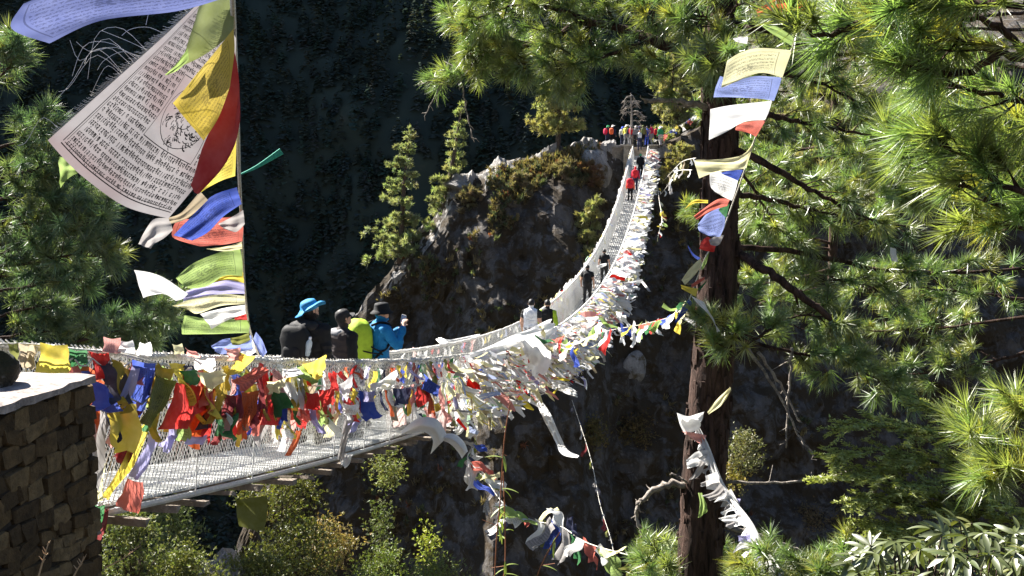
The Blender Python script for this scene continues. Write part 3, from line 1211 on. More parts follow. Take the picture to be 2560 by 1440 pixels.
def main_pine():
    t = Pine('pine_tree', 'tall pine with a dark reddish trunk strung with prayer flags', P(1742, 1500, 10), 71, .19, 72, .0042)
    tp = t.trunk(PX((1715, 1900, 10), (1742, 1500), (1754, 1300), (1766, 1100), (1782, 900), (1795, 700), (1800, 500), (1800, 350), (1795, 200), (1802, 40), (1812, -120), (1830, -600)),
            [.25, .228, .222, .212, .2, .188, .178, .165, .145, .12, .1, .05], 20, 90, rough=.05)
    # bark flakes along the trunk, seen as a ragged sunlit edge
    fl = MB()
    for i in range(520):
        f = t.rng.uniform(.1, .92)
        p = lerpl(tp, f)
        an = t.rng.uniform(0, 6.283)
        rr = lerpl([.25, .228, .222, .212, .2, .188, .178, .165, .145, .12, .1, .05], f)
        nn = Vector((math.cos(an), math.sin(an), 0))
        tt = Vector((-nn.y, nn.x, 0))
        fl.quadbox(p + nn * (rr + .002), tt * t.rng.uniform(.012, .03), nn * t.rng.uniform(.006, .018), Vector((0, 0, t.rng.uniform(.03, .09))), jit=.008, rng=t.rng)
    o = fl.build('bark_plates', M['bark'], t.root)
    o['kind'] = 'stuff'
    lf = dict(dens=13, start=.35, spread=.55)
    t.limb(PX((1795, 190, 10), (1700, 130), (1620, 96, 10.2), (1540, 70, 10.4), (1450, 60, 10.6), (1385, 92, 10.8), (1300, 120, 11), (1220, 150, 11.2), (1150, 190), (1095, 200)), .06, .01, dens=7, start=.4, spread=.6)
    t.limb(PX((1640, 105, 10.2), (1690, 40), (1725, -40, 10.4)), .035, .01, dens=6)
    t.limb(PX((1600, 110, 10.3), (1520, 140), (1430, 160), (1385, 175)), .025, .006, **lf)
    t.limb(PX((1500, 62, 10.5), (1400, 25), (1300, 12), (1210, 40), (1150, 70)), .025, .006, dens=17, start=.2, spread=.7)
    t.limb(PX((1450, 62, 10.6), (1390, 5), (1330, -45)), .02, .006, dens=15, start=.2, spread=.8)
    t.limb(PX((1330, 112, 11), (1240, 92), (1170, 120)), .018, .005, dens=18, start=.2, spread=.7)
    t.limb(PX((1400, 90, 10.8), (1335, 150), (1320, 180)), .016, .005, dens=15, start=.3, spread=.6)
    t.limb(PX((1545, 72, 10.5), (1560, 110), (1550, 140)), .016, .005, dens=15, start=.3, spread=.6)
    t.limb(PX((1430, 80, 10.7), (1415, 150), (1385, 205)), .016, .005, dens=15, start=.3, spread=.55)
    t.limb(PX((1560, 80, 10.4), (1500, 10), (1420, -40)), .02, .005, dens=15, start=.2, spread=.8)
    t.limb(PX((1700, 130, 10.1), (1690, 165), (1660, 185)), .02, .005, dens=14, start=.3, spread=.6)
    t.limb(PX((1260, 135, 11.1), (1200, 60), (1160, 10)), .016, .005, dens=17, start=.2, spread=.7)
    t.limb(PX((1620, 96, 10.3), (1600, 40), (1540, 20)), .016, .005, dens=16, start=.2, spread=.7)
    for a in ([(1500, 120, 10.5), (1450, 150), (1420, 175)], [(1350, 150, 10.9), (1290, 165), (1265, 180)], [(1600, 120, 10.3), (1620, 140), (1610, 160)], [(1280, 125, 11), (1220, 130), (1190, 165)], [(1480, 60, 10.6), (1470, 100), (1500, 125)]):
        t.limb(PX(*a), .014, .005, dens=16, start=.15, spread=.7, tw=(.1, .32))
    # bare twigs that hang off the long left limb
    for a in ([(1230, 150, 11.2), (1170, 155), (1100, 190), (1045, 215)], [(1180, 165, 11.2), (1110, 200), (1060, 300)], [(1150, 185, 11.2), (1165, 260), (1180, 345)], [(1440, 70, 10.8), (1435, 180), (1405, 255)],
              [(1640, 250, 10), (1690, 262), (1780, 268)]):
        t.limb(PX(*a), .012, .004, dens=7, start=.2, leafy=False, spread=.5, tw=(.08, .3), mat='deadwood')
    t.limb(PX((1795, 275, 10), (1740, 262, 9.9), (1680, 252), (1612, 254)), .04, .018, dens=3, leafy=False, mat='deadwood')
    # right side
    t.limb(PX((1810, 275, 10), (1900, 285, 9.8), (2000, 305), (2110, 325), (2220, 350)), .04, .008, dens=7, start=.3)
    t.limb(PX((1815, 370, 10), (1900, 400, 9.8), (2000, 460), (2100, 512), (2210, 565)), .05, .008, dens=8, start=.45)
    t.limb(PX((1820, 480, 10), (1910, 495, 10.2), (2010, 520), (2130, 545), (2240, 560)), .035, .008, dens=9, start=.4)
    t.limb(PX((1825, 622, 10), (1920, 680, 9.7), (2005, 742), (2092, 806)), .05, .03, dens=3, start=.5, leafy=False)
    t.limb(PX((1825, 620, 10), (1950, 626, 10.2), (2100, 652), (2220, 676), (2400, 682), (2600, 668)), .035, .014, dens=4, start=.4)
    t.limb(PX((1805, 60, 10), (1900, 70, 9.6), (2000, 110), (2100, 135), (2200, 130)), .04, .008, dens=12, start=.2, spread=.7)
    t.limb(PX((1805, 150, 10), (1920, 180, 9.7), (2030, 200), (2150, 260)), .03, .008, dens=12, start=.3, spread=.7)
    t.limb(PX((1805, 20, 10), (1700, -20, 9.9), (1640, 20), (1630, 70)), .03, .008, dens=10, start=.2)
    t.limb(PX((1805, 230, 9.9), (1830, 170, 9.5), (1790, 130, 9.3), (1750, 150, 9.3)), .015, .005, dens=17, start=.2, spread=.8)
    t.limb(PX((1800, 120, 9.9), (1780, 60, 9.6), (1740, 40), (1710, 70)), .015, .005, dens=16, start=.2, spread=.8)
    t.limb(PX((1805, 60, 9.9), (1850, 10, 9.5), (1900, 20), (1960, 50)), .015, .005, dens=15, start=.2, spread=.8)
    t.limb(PX((1808, 260, 9.9), (1790, 215, 9.6), (1770, 215, 9.5)), .012, .005, dens=16, start=.2, spread=.7, tw=(.08, .22))
    t.limb(PX((1810, 350, 10), (1880, 470, 10.4), (1940, 560), (1990, 610)), .02, .006, dens=14, start=.3, spread=.7)
    # the tuft cluster that crosses the trunk low down and its neighbours to the right
    t.limb(PX((1870, 862, 9.7), (1830, 830, 9.6), (1790, 800, 9.5), (1745, 790, 9.5)), .012, .005, dens=18, start=.1, spread=.6, tw=(.08, .26))
    t.limb(PX((1900, 870, 9.7), (1850, 850, 9.5), (1820, 870), (1780, 850)), .012, .005, dens=16, start=.1, spread=.6, tw=(.08, .24))
    t.limb(PX((1810, 840, 9.9), (1880, 850, 9.8), (1960, 800), (2050, 790), (2140, 830)), .02, .006, dens=15, start=.2, spread=.6)
    t.limb(PX((1880, 855, 9.8), (1980, 880), (2080, 900), (2180, 940), (2250, 990)), .02, .006, dens=15, start=.2, spread=.6)
    t.limb(PX((1900, 760, 10.2), (2000, 720), (2120, 700), (2220, 740)), .02, .006, dens=13, start=.1, spread=.6)
    for a in ([(1870, 870, 9.8), (1940, 975), (1990, 1075), (2035, 1145)], [(1895, 880, 9.8), (1955, 965), (2000, 1060)], [(1815, 1206, 10), (1950, 1206), (2050, 1196), (2135, 1180)], [(1980, 870, 9.8), (1972, 980), (1965, 1120)]):
        t.limb(PX(*a), .018, .007, dens=5, start=.2, leafy=False, tw=(.05, .2), mat='deadwood')
    t.limb(PX((1735, 1212, 9.95), (1660, 1213, 9.9), (1615, 1240), (1592, 1275), (1600, 1320), (1606, 1375)), .04, .012, dens=8, leafy=False, tw=(.04, .2), bend=.1, mat='deadwood')
    t.limb(PX((1735, 1215, 9.9), (1700, 1195), (1675, 1183)), .015, .008, dens=2, leafy=False, mat='deadwood')
    t.limb(PX((1810, 1315, 10), (1900, 1340), (1970, 1365), (2050, 1400)), .03, .012, dens=4, leafy=False, tw=(.05, .2), mat='deadwood')
    t.finish()


main_pine()


def random_pine(name, label, x, d, y0, y1, seed, L, needles, wid, width, n, mat='needle', dens=11, skip=None, dd=1.2):
    t = Pine(name, label, P(x, y0, d), seed, L, needles, wid, mat)
    t.trunk(PX((x, y0, d), (x + 8, (y0 + y1) / 2), (x, y1)), [.09, .075, .05], 10, 24)
    rng = t.rng
    for i in range(n):
        y = y0 + (y1 - y0) * (i + rng.random()) / n
        s = rng.choice((-1, -1, -1, 1)) if x > 2500 else rng.choice((-1, 1))
        if skip and skip(y, s):
            continue
        w = width * rng.uniform(.55, 1.1)
        dz = rng.uniform(-dd, dd)
        rise = rng.uniform(-60, 90)
        t.limb(PX((x, y, d), (x + s * w * .35, y + rise * .5, d + dz * .4), (x + s * w * .7, y + rise * .8, d + dz * .8), (x + s * w, y + rise * .7, d + dz)), .03, .006, dens=dens, start=.25, spread=.6, tw=(.15, .55))
    t.finish()


random_pine('pine_tree', 'thick leafy pine behind the flag-strung trunk filling the right side', 2620, 14.5, 1350, -250, 81, .23, 50, .006, 680, 38, dd=1.8, dens=9, skip=lambda y, s: y > 1020 or 580 < y < 700)
random_pine('pine_tree', 'slimmer olive pine seen between the two bigger pines', 2080, 19, 720, -60, 82, .26, 40, .008, 330, 15, dd=1.8, dens=8)


def fore_pine():
    t = Pine('pine_tree', 'nearest pine reaching in from the right edge with long bright needles', P(2800, 1700, 5.6), 91, .205, 80, .0034, 'needle_fore')
    t.mul = 1.0
    t.cone = (4, 58)
    t.trunk(PX((2800, 1900, 5.6), (2790, 900), (2780, 100), (2775, -500)), [.16, .14, .12, .1], 12, 24)
    kw = dict(dens=12, start=.25, spread=.36, tw=(.1, .34))
    for a in ([(2780, 640, 5.8), (2600, 560, 5.8), (2470, 500, 5.7), (2350, 430), (2262, 372, 5.6)], [(2780, 640, 5.9), (2620, 600, 5.9), (2500, 555), (2420, 530)], [(2780, 560, 5.6), (2620, 450, 5.4), (2500, 400), (2400, 350)],
              [(2780, 220, 5.4), (2560, 150, 4.7), (2400, 100), (2240, 70), (2100, 60, 4.9)], [(2780, 60, 5.4), (2560, 20, 4.5), (2400, 5), (2250, 15)], [(2780, 300, 5.5), (2600, 260, 5.0), (2450, 230), (2330, 200)],
              [(2500, 130, 4.7), (2420, 180), (2330, 180), (2260, 160)], [(2780, 420, 5.6), (2620, 350, 5.5), (2540, 300)], [(2780, 1240, 5.6), (2640, 1180, 5.3), (2530, 1130), (2450, 1105)], [(2780, 1280, 5.6), (2640, 1220, 5.2), (2540, 1180), (2470, 1180)],
              [(2700, 1100, 5.6), (2600, 1050), (2540, 1010)], [(2780, 480, 5.7), (2600, 520, 5.7), (2480, 450), (2360, 360), (2290, 330)], [(2780, 600, 5.6), (2560, 480, 5.0), (2440, 420), (2330, 330)], [(2300, 10, 4.8), (2180, 40), (2060, 90), (1990, 60)], [(2600, 160, 4.8), (2480, 60), (2380, 50), (2300, 120)], [(2780, 360, 5.6), (2640, 330, 5.2), (2560, 380), (2500, 300)]):
        t.limb(PX(*a), .022, .006, **kw)
    t.finish()


fore_pine()


def low_pine():
    t = Pine('pine_sapling', 'young pine at the bottom with upright tufts around the trunk foot', P(1900, 1600, 8.8), 95, .17, 58, .0042)
    rng = t.rng
    for i in range(22):
        x = 1590 + i * 28 + rng.uniform(-15, 15)
        y = 1375 + rng.uniform(-22, 50)
        d = 8.6 + rng.uniform(-.7, .9)
        if 1690 < x < 1835 and d < 9.75:
            d = 10.9
        t.limb([P(x + rng.uniform(-60, 60), 1640, d), P(x + rng.uniform(-20, 20), 1500, d), P(x, y, d)], .012, .005, dens=12, start=.35, spread=.5, tw=(.06, .25), up=.8)
    t.finish()


low_pine()


def left_pine():
    t = Pine('pine_tree', 'bluish pine at the left edge behind the big prayer flags', P(-160, 1500, 13), 99, .24, 50, .0062, 'needle_blue')
    t.mul = 1.0
    t.trunk(PX((-160, 1700, 13), (-150, 800), (-140, 0)), [.25, .2, .15], 12, 24)
    kw = dict(dens=13, start=.35, spread=.6, tw=(.15, .5))
    for a in ([(-140, 320, 13), (-40, 230), (20, 170), (55, 125)], [(-140, 420, 13), (0, 370), (80, 340), (130, 310, 12.8)], [(-140, 480, 13), (20, 440), (100, 420), (140, 395)],
              [(-150, 650, 13), (40, 600), (150, 580, 12.7), (220, 560), (268, 528)], [(-150, 680, 13), (60, 660), (170, 640, 12.7), (270, 640)], [(-150, 560, 13), (0, 500), (60, 470), (110, 470)],
              [(-150, 750, 13), (40, 720), (130, 700), (185, 690)], [(-150, 980, 13), (100, 880), (250, 840, 12.6), (340, 810), (425, 775)], [(-150, 960, 13), (120, 880), (260, 850, 12.9), (360, 840)],
              [(-150, 850, 13), (0, 790), (80, 770), (150, 770)], [(-150, 700, 13), (-20, 640), (60, 620)], [(-140, 250, 13), (-50, 180), (10, 120)], [(-150, 600, 13), (20, 550), (130, 530), (190, 520)],
              [(-150, 880, 13), (20, 840), (120, 830), (180, 830)], [(-150, 620, 13), (-50, 560), (30, 560), (90, 560)], [(-150, 800, 13.5), (-20, 700), (50, 690)]):
        t.limb(PX(*a), .03, .006, **kw)
    t.finish()


left_pine()


# ------------------------------------------------------------------ hemlock sprays, rhododendron, shrubs
def hemlock():
    rng = random.Random(5)
    rg = np.random.default_rng(5)
    root = thing('hemlock_tree', 'hemlock with flat feathery sprays right of the dead limb', 'tree', P(2600, 1600, 8.4))
    tr = MB()
    tr.tube(PX((2640, 1700, 8.6), (2600, 1300), (2570, 1050)), [.05, .04, .03], 8)
    tr.build('trunk', M['twig'], root, True)
    C, D = [], []
    for a in ([(2590, 1250, 8.5), (2450, 1120), (2330, 1080), (2200, 1060), (2110, 1070)], [(2590, 1300, 8.4), (2400, 1180), (2230, 1130), (2090, 1140)], [(2600, 1330, 8.2), (2400, 1260), (2220, 1200), (2070, 1195)],
              [(2600, 1360, 8.1), (2420, 1300), (2260, 1260), (2150, 1250)], [(2600, 1180, 8.8), (2480, 1080), (2400, 1040), (2300, 1010)], [(2600, 1380, 8), (2400, 1340), (2260, 1320), (2180, 1320)],
              [(2590, 1220, 8.6), (2420, 1160), (2280, 1160), (2160, 1180)], [(2600, 1300, 8.1), (2480, 1250), (2350, 1215), (2250, 1225)]):
        mb = MB()
        path = catmull(PX(*a), 24)
        mb.tube(path, [.02 * (1 - .85 * i / 24) for i in range(25)], 5)
        for i in range(85):
            f = rng.uniform(.12, 1)
            p = lerpl(path, f)
            t = (lerpl(path, min(1, f + .05)) - lerpl(path, f - .05)).normalized()
            sd = t.cross(Vector((0, 0, 1))).normalized() * rng.choice((-1, 1))
            d = (t * rng.uniform(.4, .9) + sd * rng.uniform(.3, 1) + Vector((0, 0, rng.uniform(-.35, .25)))).normalized()
            L = rng.uniform(.12, .42) * (1.2 - .6 * f)
            e = p + d * L - Vector((0, 0, .06 * L))
            mb.tube([p, e], [.004, .002], 3, cap=False)
            n = int(L / .011)
            for k in range(n):
                C.append(p.lerp(e, (k + 1) / n)[:])
                D.append((d * .7 + d.cross(Vector((0, 0, 1))).normalized() * (1 if k % 2 else -1) + Vector((0, 0, rng.uniform(-.2, .3))))[:])
        mb.build('branch', M['twig'], root)
    C, D = np.array(C), np.array(D)
    V = tuftsoup(C, D, rg.uniform(.03, .06, len(C)), 3, rg, .45, .18)
    tint = (rg.uniform(.65, 1.25, (len(C), 1)) * np.array([[1.5, 1.6, 1.2]])).repeat(3, 0)
    newobj('crown', soup('crown', V, M['leaf'], tint), root)


hemlock()


def leaf_geo(L, W, fold, curl):
    """pointed oval leaf along +Y, folded on its midrib"""
    V, F = [], []
    n = 5
    for i in range(n + 1):
        f = i / n
        w = W * math.sin(math.pi * min(1, f * .93 + .04)) ** .8
        z = -curl * L * f * f
        V += [(-w, f * L, z + fold * w), (0, f * L, z), (w, f * L, z + fold * w)]
    for i in range(n):
        b = i * 3
        F += [(b, b + 1, b + 4, b + 3), (b + 1, b + 2, b + 5, b + 4)]
    return V, F


def white_tint(me, c=(1, 1, 1)):
    a = me.color_attributes.new('tint', 'FLOAT_COLOR', 'POINT')
    a.data.foreach_set('color', np.tile(np.array([*c, 1], dtype=np.float32), len(me.vertices)))
    return me


def rhododendron():
    rng = random.Random(15)
    root = thing('rhododendron', 'rhododendron with glossy drooping dark leaves in the bottom right corner', 'shrub', P(2400, 1650, 5.2))
    lm = []
    for k in range(8):
        V, F = leaf_geo(.11, .015, rng.uniform(.2, .5), rng.uniform(.15, .55))
        c = rng.choice([(1, 1, .9), (.8, .95, .7), (1.5, 1.35, .9), (1.25, 1.1, .8), (.6, .7, .6)])
        lm.append(white_tint(mesh('leaf', V, F, M['rhodo'], True), c))
    st = MB()
    cnt = 0
    whorls = []
    rest = []
    for i in range(110):
        x = rng.uniform(2130, 2620)
        lo = 1290 + max(0, (2330 - x)) * .38
        y = lo + (1470 - lo) * rng.random() ** .8
        whorls.append((x, y, rng.uniform(4.6, 5.9)))
    for x, y, d in whorls:
        c = P(x, y, d)
        b = P(x + rng.uniform(-60, 60), y + 260, d + .1)
        st.tube(catmull([b, b.lerp(c, .6) + Vector((rng.uniform(-.03, .03), 0, 0)), c], 6), [.008, .007, .006, .006, .005, .004, .004], 5)
        axis = Vector((rng.gauss(0, .35), rng.gauss(-.15, .35), 1)).normalized()
        nl = rng.randint(6, 9)
        q = axis.to_track_quat('Z', 'Y')
        for k in range(nl):
            if cnt >= 298:
                rest.append((c, axis, q, 2 * math.pi * k / nl + rng.uniform(-.25, .25), rng.uniform(-.85, .5)))
                continue
            o = newobj('leaf', lm[rng.randrange(8)])
            an = 2 * math.pi * k / nl + rng.uniform(-.25, .25)
            e = Euler((rng.uniform(-.75, .45), 0, an), 'XYZ')
            mm = Matrix.Translation(c - axis * rng.uniform(0, .02)) @ q.to_matrix().to_4x4() @ Matrix.Rotation(an, 4, 'Z') @ Matrix.Rotation(rng.uniform(-.85, .5), 4, 'X') @ Matrix.Scale(rng.uniform(.75, 1.2), 4)
            o.matrix_basis = mm
            adopt(o, root)
            cnt += 1
    st.build('stem', M['twig'], root)
    V0, F0 = leaf_geo(.11, .015, .35, .35)
    V, F = [], []
    for c, axis, q, an, tilt in rest:
        mm = Matrix.Translation(c) @ q.to_matrix().to_4x4() @ Matrix.Rotation(an, 4, 'Z') @ Matrix.Rotation(tilt, 4, 'X')
        b = len(V)
        V += [mm @ Vector(v) for v in V0]
        F += [tuple(b + i for i in f) for f in F0]
    o = newobj('foliage', white_tint(mesh('foliage', V, F, M['rhodo'], True), (1.0, 1.05, .8)), root)
    o['kind'] = 'stuff'


rhododendron()


def shrub(name, label, x, y, d, w, h, seed, n=900, size=.045, tint=(1, 1, 1), narrow=.22, spire=False, mat='leaf', group=None):
    """leafy shrub: stems, and leaves gathered in clumps; w,h in photo pixels at distance d"""
    rng = random.Random(seed)
    rg = np.random.default_rng(seed)
    base = P(x, y + h * .55, d)
    k = d / FPX
    W, H = w * k * .5, h * k
    root = thing(name, label, 'shrub', base, group)
    st = MB()
    C, A, S, T = [], [], [], []
    nc = max(8, n // 24)
    for i in range(nc):
        f = rng.random()
        r = W * (1 - f * .75 if spire else math.sin(math.pi * (.2 + .75 * f)))
        an = rng.uniform(0, 6.28)
        rr = r * math.sqrt(rng.random())
        c = base + Vector((math.cos(an) * rr, math.sin(an) * rr * .8, f * H))
        if i % 3 == 0:
            b = base + Vector((rng.uniform(-.1, .1) * W, 0, -.25 * H))
            st.tube(catmull([b, base.lerp(c, .5) + Vector((rng.gauss(0, .06), 0, 0)) * H, c], 5), [.012 * H + .004, .01 * H + .003, .007 * H + .003, .004, .003, .002], 4)
        t = rng.uniform(.45, 1.0)
        for j in range(24):
            C.append((c + Vector((rng.gauss(0, 1), rng.gauss(0, 1), rng.gauss(0, .8))) * (size * 1.9))[:])
            A.append((rng.gauss(0, .6), rng.gauss(0, .6) - .1, rng.uniform(.1, 1)))
            S.append(size * rng.uniform(.6, 1.2))
            T.append([t * tint[0] * rng.uniform(.85, 1.15), t * tint[1], t * tint[2]])
    if st.v:
        st.build('stem', M['twig'], root)
    C, A, S, T = map(np.array, (C, A, S, T))
    V = tuftsoup(C, A, S, 4, rg, 1.1, narrow)
    newobj('foliage', soup('foliage', V, M[mat], T.repeat(4, 0)), root)
    return root


shrub('shrub', 'pale green shrub hugging the foot of the stone wall', 330, 1360, 8.6, 190, 190, 1, 1700, .04, (.8, .88, .75))
shrub('shrub', 'bluish shrub just right of the stone wall under the deck', 430, 1330, 10.5, 130, 190, 2, 1500, .045, (.85, 1, 1))
shrub('shrub', 'low olive shrub at the bottom edge beside the pinkish outcrop', 470, 1430, 8.8, 200, 110, 3, 1600, .04, (.9, .95, .8))
shrub('shrub', 'yellow-green shrub directly under the deck timbers', 700, 1215, 12.5, 230, 110, 4, 1300, .05, (.85, .85, .5))
shrub('shrub', 'big sunlit olive shrub in the middle below the deck', 745, 1360, 12, 240, 150, 5, 1900, .05, (.75, .78, .5))
shrub('shrub', 'bottom edge yellow-green shrub left of the hanging vines', 640, 1425, 10.5, 230, 90, 6, 1600, .04, (.85, .88, .5))
shrub('shrub', 'dusty pinkish twiggy shrub right of the big sunlit olive shrub', 820, 1350, 13, 130, 110, 7, 900, .05, (1.5, 1.1, 1.1))
shrub('shrub', 'small pale green clump hanging under the deck edge', 970, 1155, 17, 60, 90, 8, 500, .06, (1.1, 1.15, .9))
shrub('shrub', 'narrow pale green shrub against the dark cliff', 955, 1300, 17, 70, 150, 9, 420, .06, (.6, .7, .5), spire=True)
shrub('shrub', 'bright green sprig standing alone on the dark slope', 1075, 1345, 14, 40, 110, 10, 260, .05, (1.5, 1.6, .6), spire=True)
shrub('shrub', 'leafy clump at the bottom edge below the narrow pale shrub', 960, 1425, 13, 170, 110, 11, 1300, .045, (.95, 1.15, .7))
shrub('shrub', 'bottom edge shrub with thin bamboo-like leaves in the centre', 1090, 1435, 11, 170, 70, 12, 700, .05, (.9, 1.1, .7), narrow=.12)
shrub('shrub', 'round grey-leaved shrub right behind the pine trunk', 1858, 1120, 16, 80, 85, 13, 900, .05, (1.0, .95, 1.0))
shrub('shrub', 'yellow shrub below the round grey one beside the trunk', 1838, 1185, 16, 40, 60, 14, 300, .05, (1.4, 1.1, .6))
shrub('shrub', 'ochre shrub on the cliff below the flag mass', 1480, 1075, cliff_hit(1480, 1075).y - .4, 75, 55, 15, 900, .2, (1.1, 1.0, .55), mat='brush')
shrub('shrub', 'second ochre shrub higher on the same cliff ledge', 1590, 1065, cliff_hit(1590, 1065).y - .4, 90, 60, 16, 900, .2, (1.1, .9, .55), mat='brush')
shrub('shrub', 'dry brown shrub on the shaded rock right of the trunk', 2020, 1290, cliff_hit(2020, 1290).y - .4, 100, 60, 17, 800, .16, (1.2, 1.0, .8), mat='brush')
shrub('shrub', 'small ochre shrub beside the dry brown one on the rock', 2095, 1300, cliff_hit(2095, 1300).y - .4, 60, 60, 18, 500, .14, (1.4, 1.15, .6), mat='brush')


def vine(label, pts, seed):
    rng = random.Random(seed)
    root = thing('bamboo_stem', label, 'plant', pts[-1])
    path = catmull(pts, 30)
    m = MB()
    m.tube(path, [.006] * 31, 5)
    m.build('stem', barkm, root)
    for i in range(9):
        p = lerpl(path, rng.uniform(.1, .95))
        V, F = leaf_geo(.16, .014, .3, .3)
        o = newobj('leaf', white_tint(mesh('leaf', V, F, M['leaf'], True), (.9, 1.1, .7)))
        o.matrix_basis = Matrix.Translation(p) @ Matrix.Rotation(rng.uniform(0, 6.28), 4, 'Z') @ Matrix.Rotation(rng.uniform(-1.3, .3), 4, 'X')
        adopt(o, root)
        if i % 3 == 0:
            e = p + Vector((rng.uniform(-.15, .15), 0, rng.uniform(-.2, .1)))
            t = MB()
            t.tube([p, e], .003, 4)
            t.build('side_twig', barkm, root)


barkm = simple('red_stem', (.25, .10, .05), .6, .3, 20, 0)
vine('long reddish bamboo stem hanging below the flag mass', PX((1275, 1010, 9), (1262, 1090), (1255, 1180), (1250, 1260), (1242, 1340), (1236, 1460)), 3)
vine('thin bamboo stem just right of the long hanging one', PX((1258, 1180, 9.2), (1262, 1290), (1263, 1400), (1255, 1470)), 4)
vine('slanting bamboo stem below the coral flag', PX((1400, 1330, 9.5), (1375, 1370), (1350, 1420), (1330, 1480)), 5)
for i, (a, lab) in enumerate([([(88, 1470, 3.9), (105, 1410), (122, 1355)], 'dry grass stalk at the bottom of the stone wall, nearer the frame edge'), ([(170, 1470, 4.1), (190, 1430), (214, 1390)], 'dry grass stalk at the bottom of the stone wall, nearer its corner'),
                              ([(262, 1420, 6), (310, 1395), (350, 1365)], 'dry twig leaning out right of the stone wall corner')]):
    m = MB()
    m.tube(catmull(PX(*a), 8), [.005 - .0004 * k for k in range(9)], 5)
    for k in range(7):
        p = lerpl(PX(*a), .5 + k * .07)
        m.tube([p, p + Vector((random.Random(k).uniform(-.02, .02), 0, .02))], [.003, .001], 4)
    tag(m.build('dry_stalk', simple('straw', (.5, .34, .2), .8, .2, 20, 0)), lab, 'stalk')
# ------------------------------------------------------------------ cloth colours
CC = {'white': (.80, .79, .77), 'cream': (.70, .66, .38), 'yellow': (.68, .54, .06), 'gold': (.42, .29, .02), 'green': (.025, .15, .04), 'lime': (.28, .40, .10), 'olive': (.16, .17, .025),
      'red': (.56, .018, .012), 'dred': (.20, .010, .012), 'orange': (.52, .09, .012), 'coral': (.58, .13, .09), 'pink': (.66, .30, .26), 'blue': (.035, .075, .40), 'sky': (.22, .28, .60),
      'lav': (.34, .32, .55), 'navy': (.016, .02, .065), 'grey': (.34, .32, .31), 'beige': (.36, .29, .19), 'slate': (.04, .04, .06), 'fred': (.60, .26, .23), 'fblue': (.36, .42, .62), 'fgreen': (.36, .50, .36), 'fyellow': (.72, .66, .36), 'fpink': (.72, .52, .48)}
for k, c in CC.items():
    M['c_' + k] = cloth('cotton_' + k, c, .44, .0, fade=.10)
    M['p_' + k] = cloth('printed_cotton_' + k, c, .44, .55, rows=12, fade=.10)
for k, c in {'hblue': (.17, .21, .50), 'holive': (.22, .26, .08), 'hgold': (.62, .46, .05), 'hred': (.50, .03, .03)}.items():  # shade of the top flags put into the cloth: duller, mostly less translucent
    M['p_' + k] = M['c_' + k] = cloth('shade_toned_cotton_' + k, c, .45 if k == 'hred' else .3, .45 if k in ('hblue', 'hgold') else 0, rows=14, fade=.12)
M['c_dingy'] = cloth('shaded_white_cotton', (.36, .34, .355), .28, 0, fade=.05, stain=(.30, .235, .245))  # white cloth greyed to carry the shade it hangs in, plus pinkish stains
M['ink'] = simple('black_ink', (.02, .02, .025), .9, .1, 10, 0)
M['tatter'] = cloth('tattered_cotton', (.80, .79, .77), .34, 0, tinted=True)
M['cord'] = simple('cord', (.55, .52, .45), .9, .3, 60, 0)
M['thread'] = simple('thread', (.75, .72, .68), .9, .1, 60, 0)


def bez(ctrl, nu, nv):
    """smooth tensor patch through a grid of points"""
    rows = [catmull(r, nv) for r in ctrl]
    cols = []
    for j in range(nv + 1):
        cols.append(catmull([r[j] for r in rows], nu))
    return [[cols[j][i] for j in range(nv + 1)] for i in range(nu + 1)]      # [u][v]


def wrinkle(G, amp, seed, fu=2.2, fv=3.0, edge=0.3):
    nu, nv = len(G) - 1, len(G[0]) - 1
    rng = random.Random(seed)
    p1, p2, p3 = rng.uniform(0, 6), rng.uniform(0, 6), rng.uniform(0, 6)
    size = max((G[0][0] - G[nu][nv]).length, 1e-3)
    n0 = (G[nu][0] - G[0][0]).cross(G[0][nv] - G[0][0])
    n0 = n0.normalized() if n0.length > 1e-9 else Vector((0, -1, 0))
    out = []
    for i in range(nu + 1):
        row = []
        for j in range(nv + 1):
            u, v = i / nu, j / nv
            w = math.sin(6.28 * (fu * u + .5 * v) + p1) * .5 + math.sin(6.28 * (fv * v - .7 * u) + p2) * .35 + math.sin(6.28 * (fv * 1.9 * u + fu * 1.3 * v) + p3) * .22
            row.append(G[i][j] + n0 * (w * amp * size * (edge + (1 - edge) * min(1, v * 1.6))))
        out.append(row)
    return out


def sheet(name, G, mat, parent):
    nu, nv = len(G) - 1, len(G[0]) - 1
    V = [p for r in G for p in r]
    uv = [(i / nu, j / nv) for i in range(nu + 1) for j in range(nv + 1)]
    F = [(i * (nv + 1) + j, i * (nv + 1) + j + 1, (i + 1) * (nv + 1) + j + 1, (i + 1) * (nv + 1) + j) for i in range(nu) for j in range(nv)]
    return newobj(name, mesh(name, V, F, mat, True, uv=uv), parent)


_fs = [0]


def flag_px(parent, ctrl, col, amp=.03, nu=14, nv=14, d=None, fu=1.6, fv=1.8, printed=True, edge=.3, plane=None):
    """flag from a grid of photo pixels; plane = sideways offset on the bridge, or d per point"""
    _fs[0] += 1
    rows = []
    for r in ctrl:
        rr = []
        for k, q in enumerate(r):
            if plane is not None:
                rr.append(onbridge(q[0], q[1], plane + .05 * math.sin(_fs[0] * 2.1 + k)))
            else:
                rr.append(P(q[0], q[1], q[2] if len(q) > 2 else d))
        rows.append(rr)
    G = wrinkle(bez(rows, nu, nv), amp, _fs[0], fu, fv, edge)
    return sheet('flag', G, M[('p_' if printed else 'c_') + col], parent), G


def cord(parent, pts, r=.006, n=40, mat='cord', name='cord'):
    m = MB()
    m.tube(catmull(pts, n), r, 5)
    return m.build(name, M[mat], parent, True)


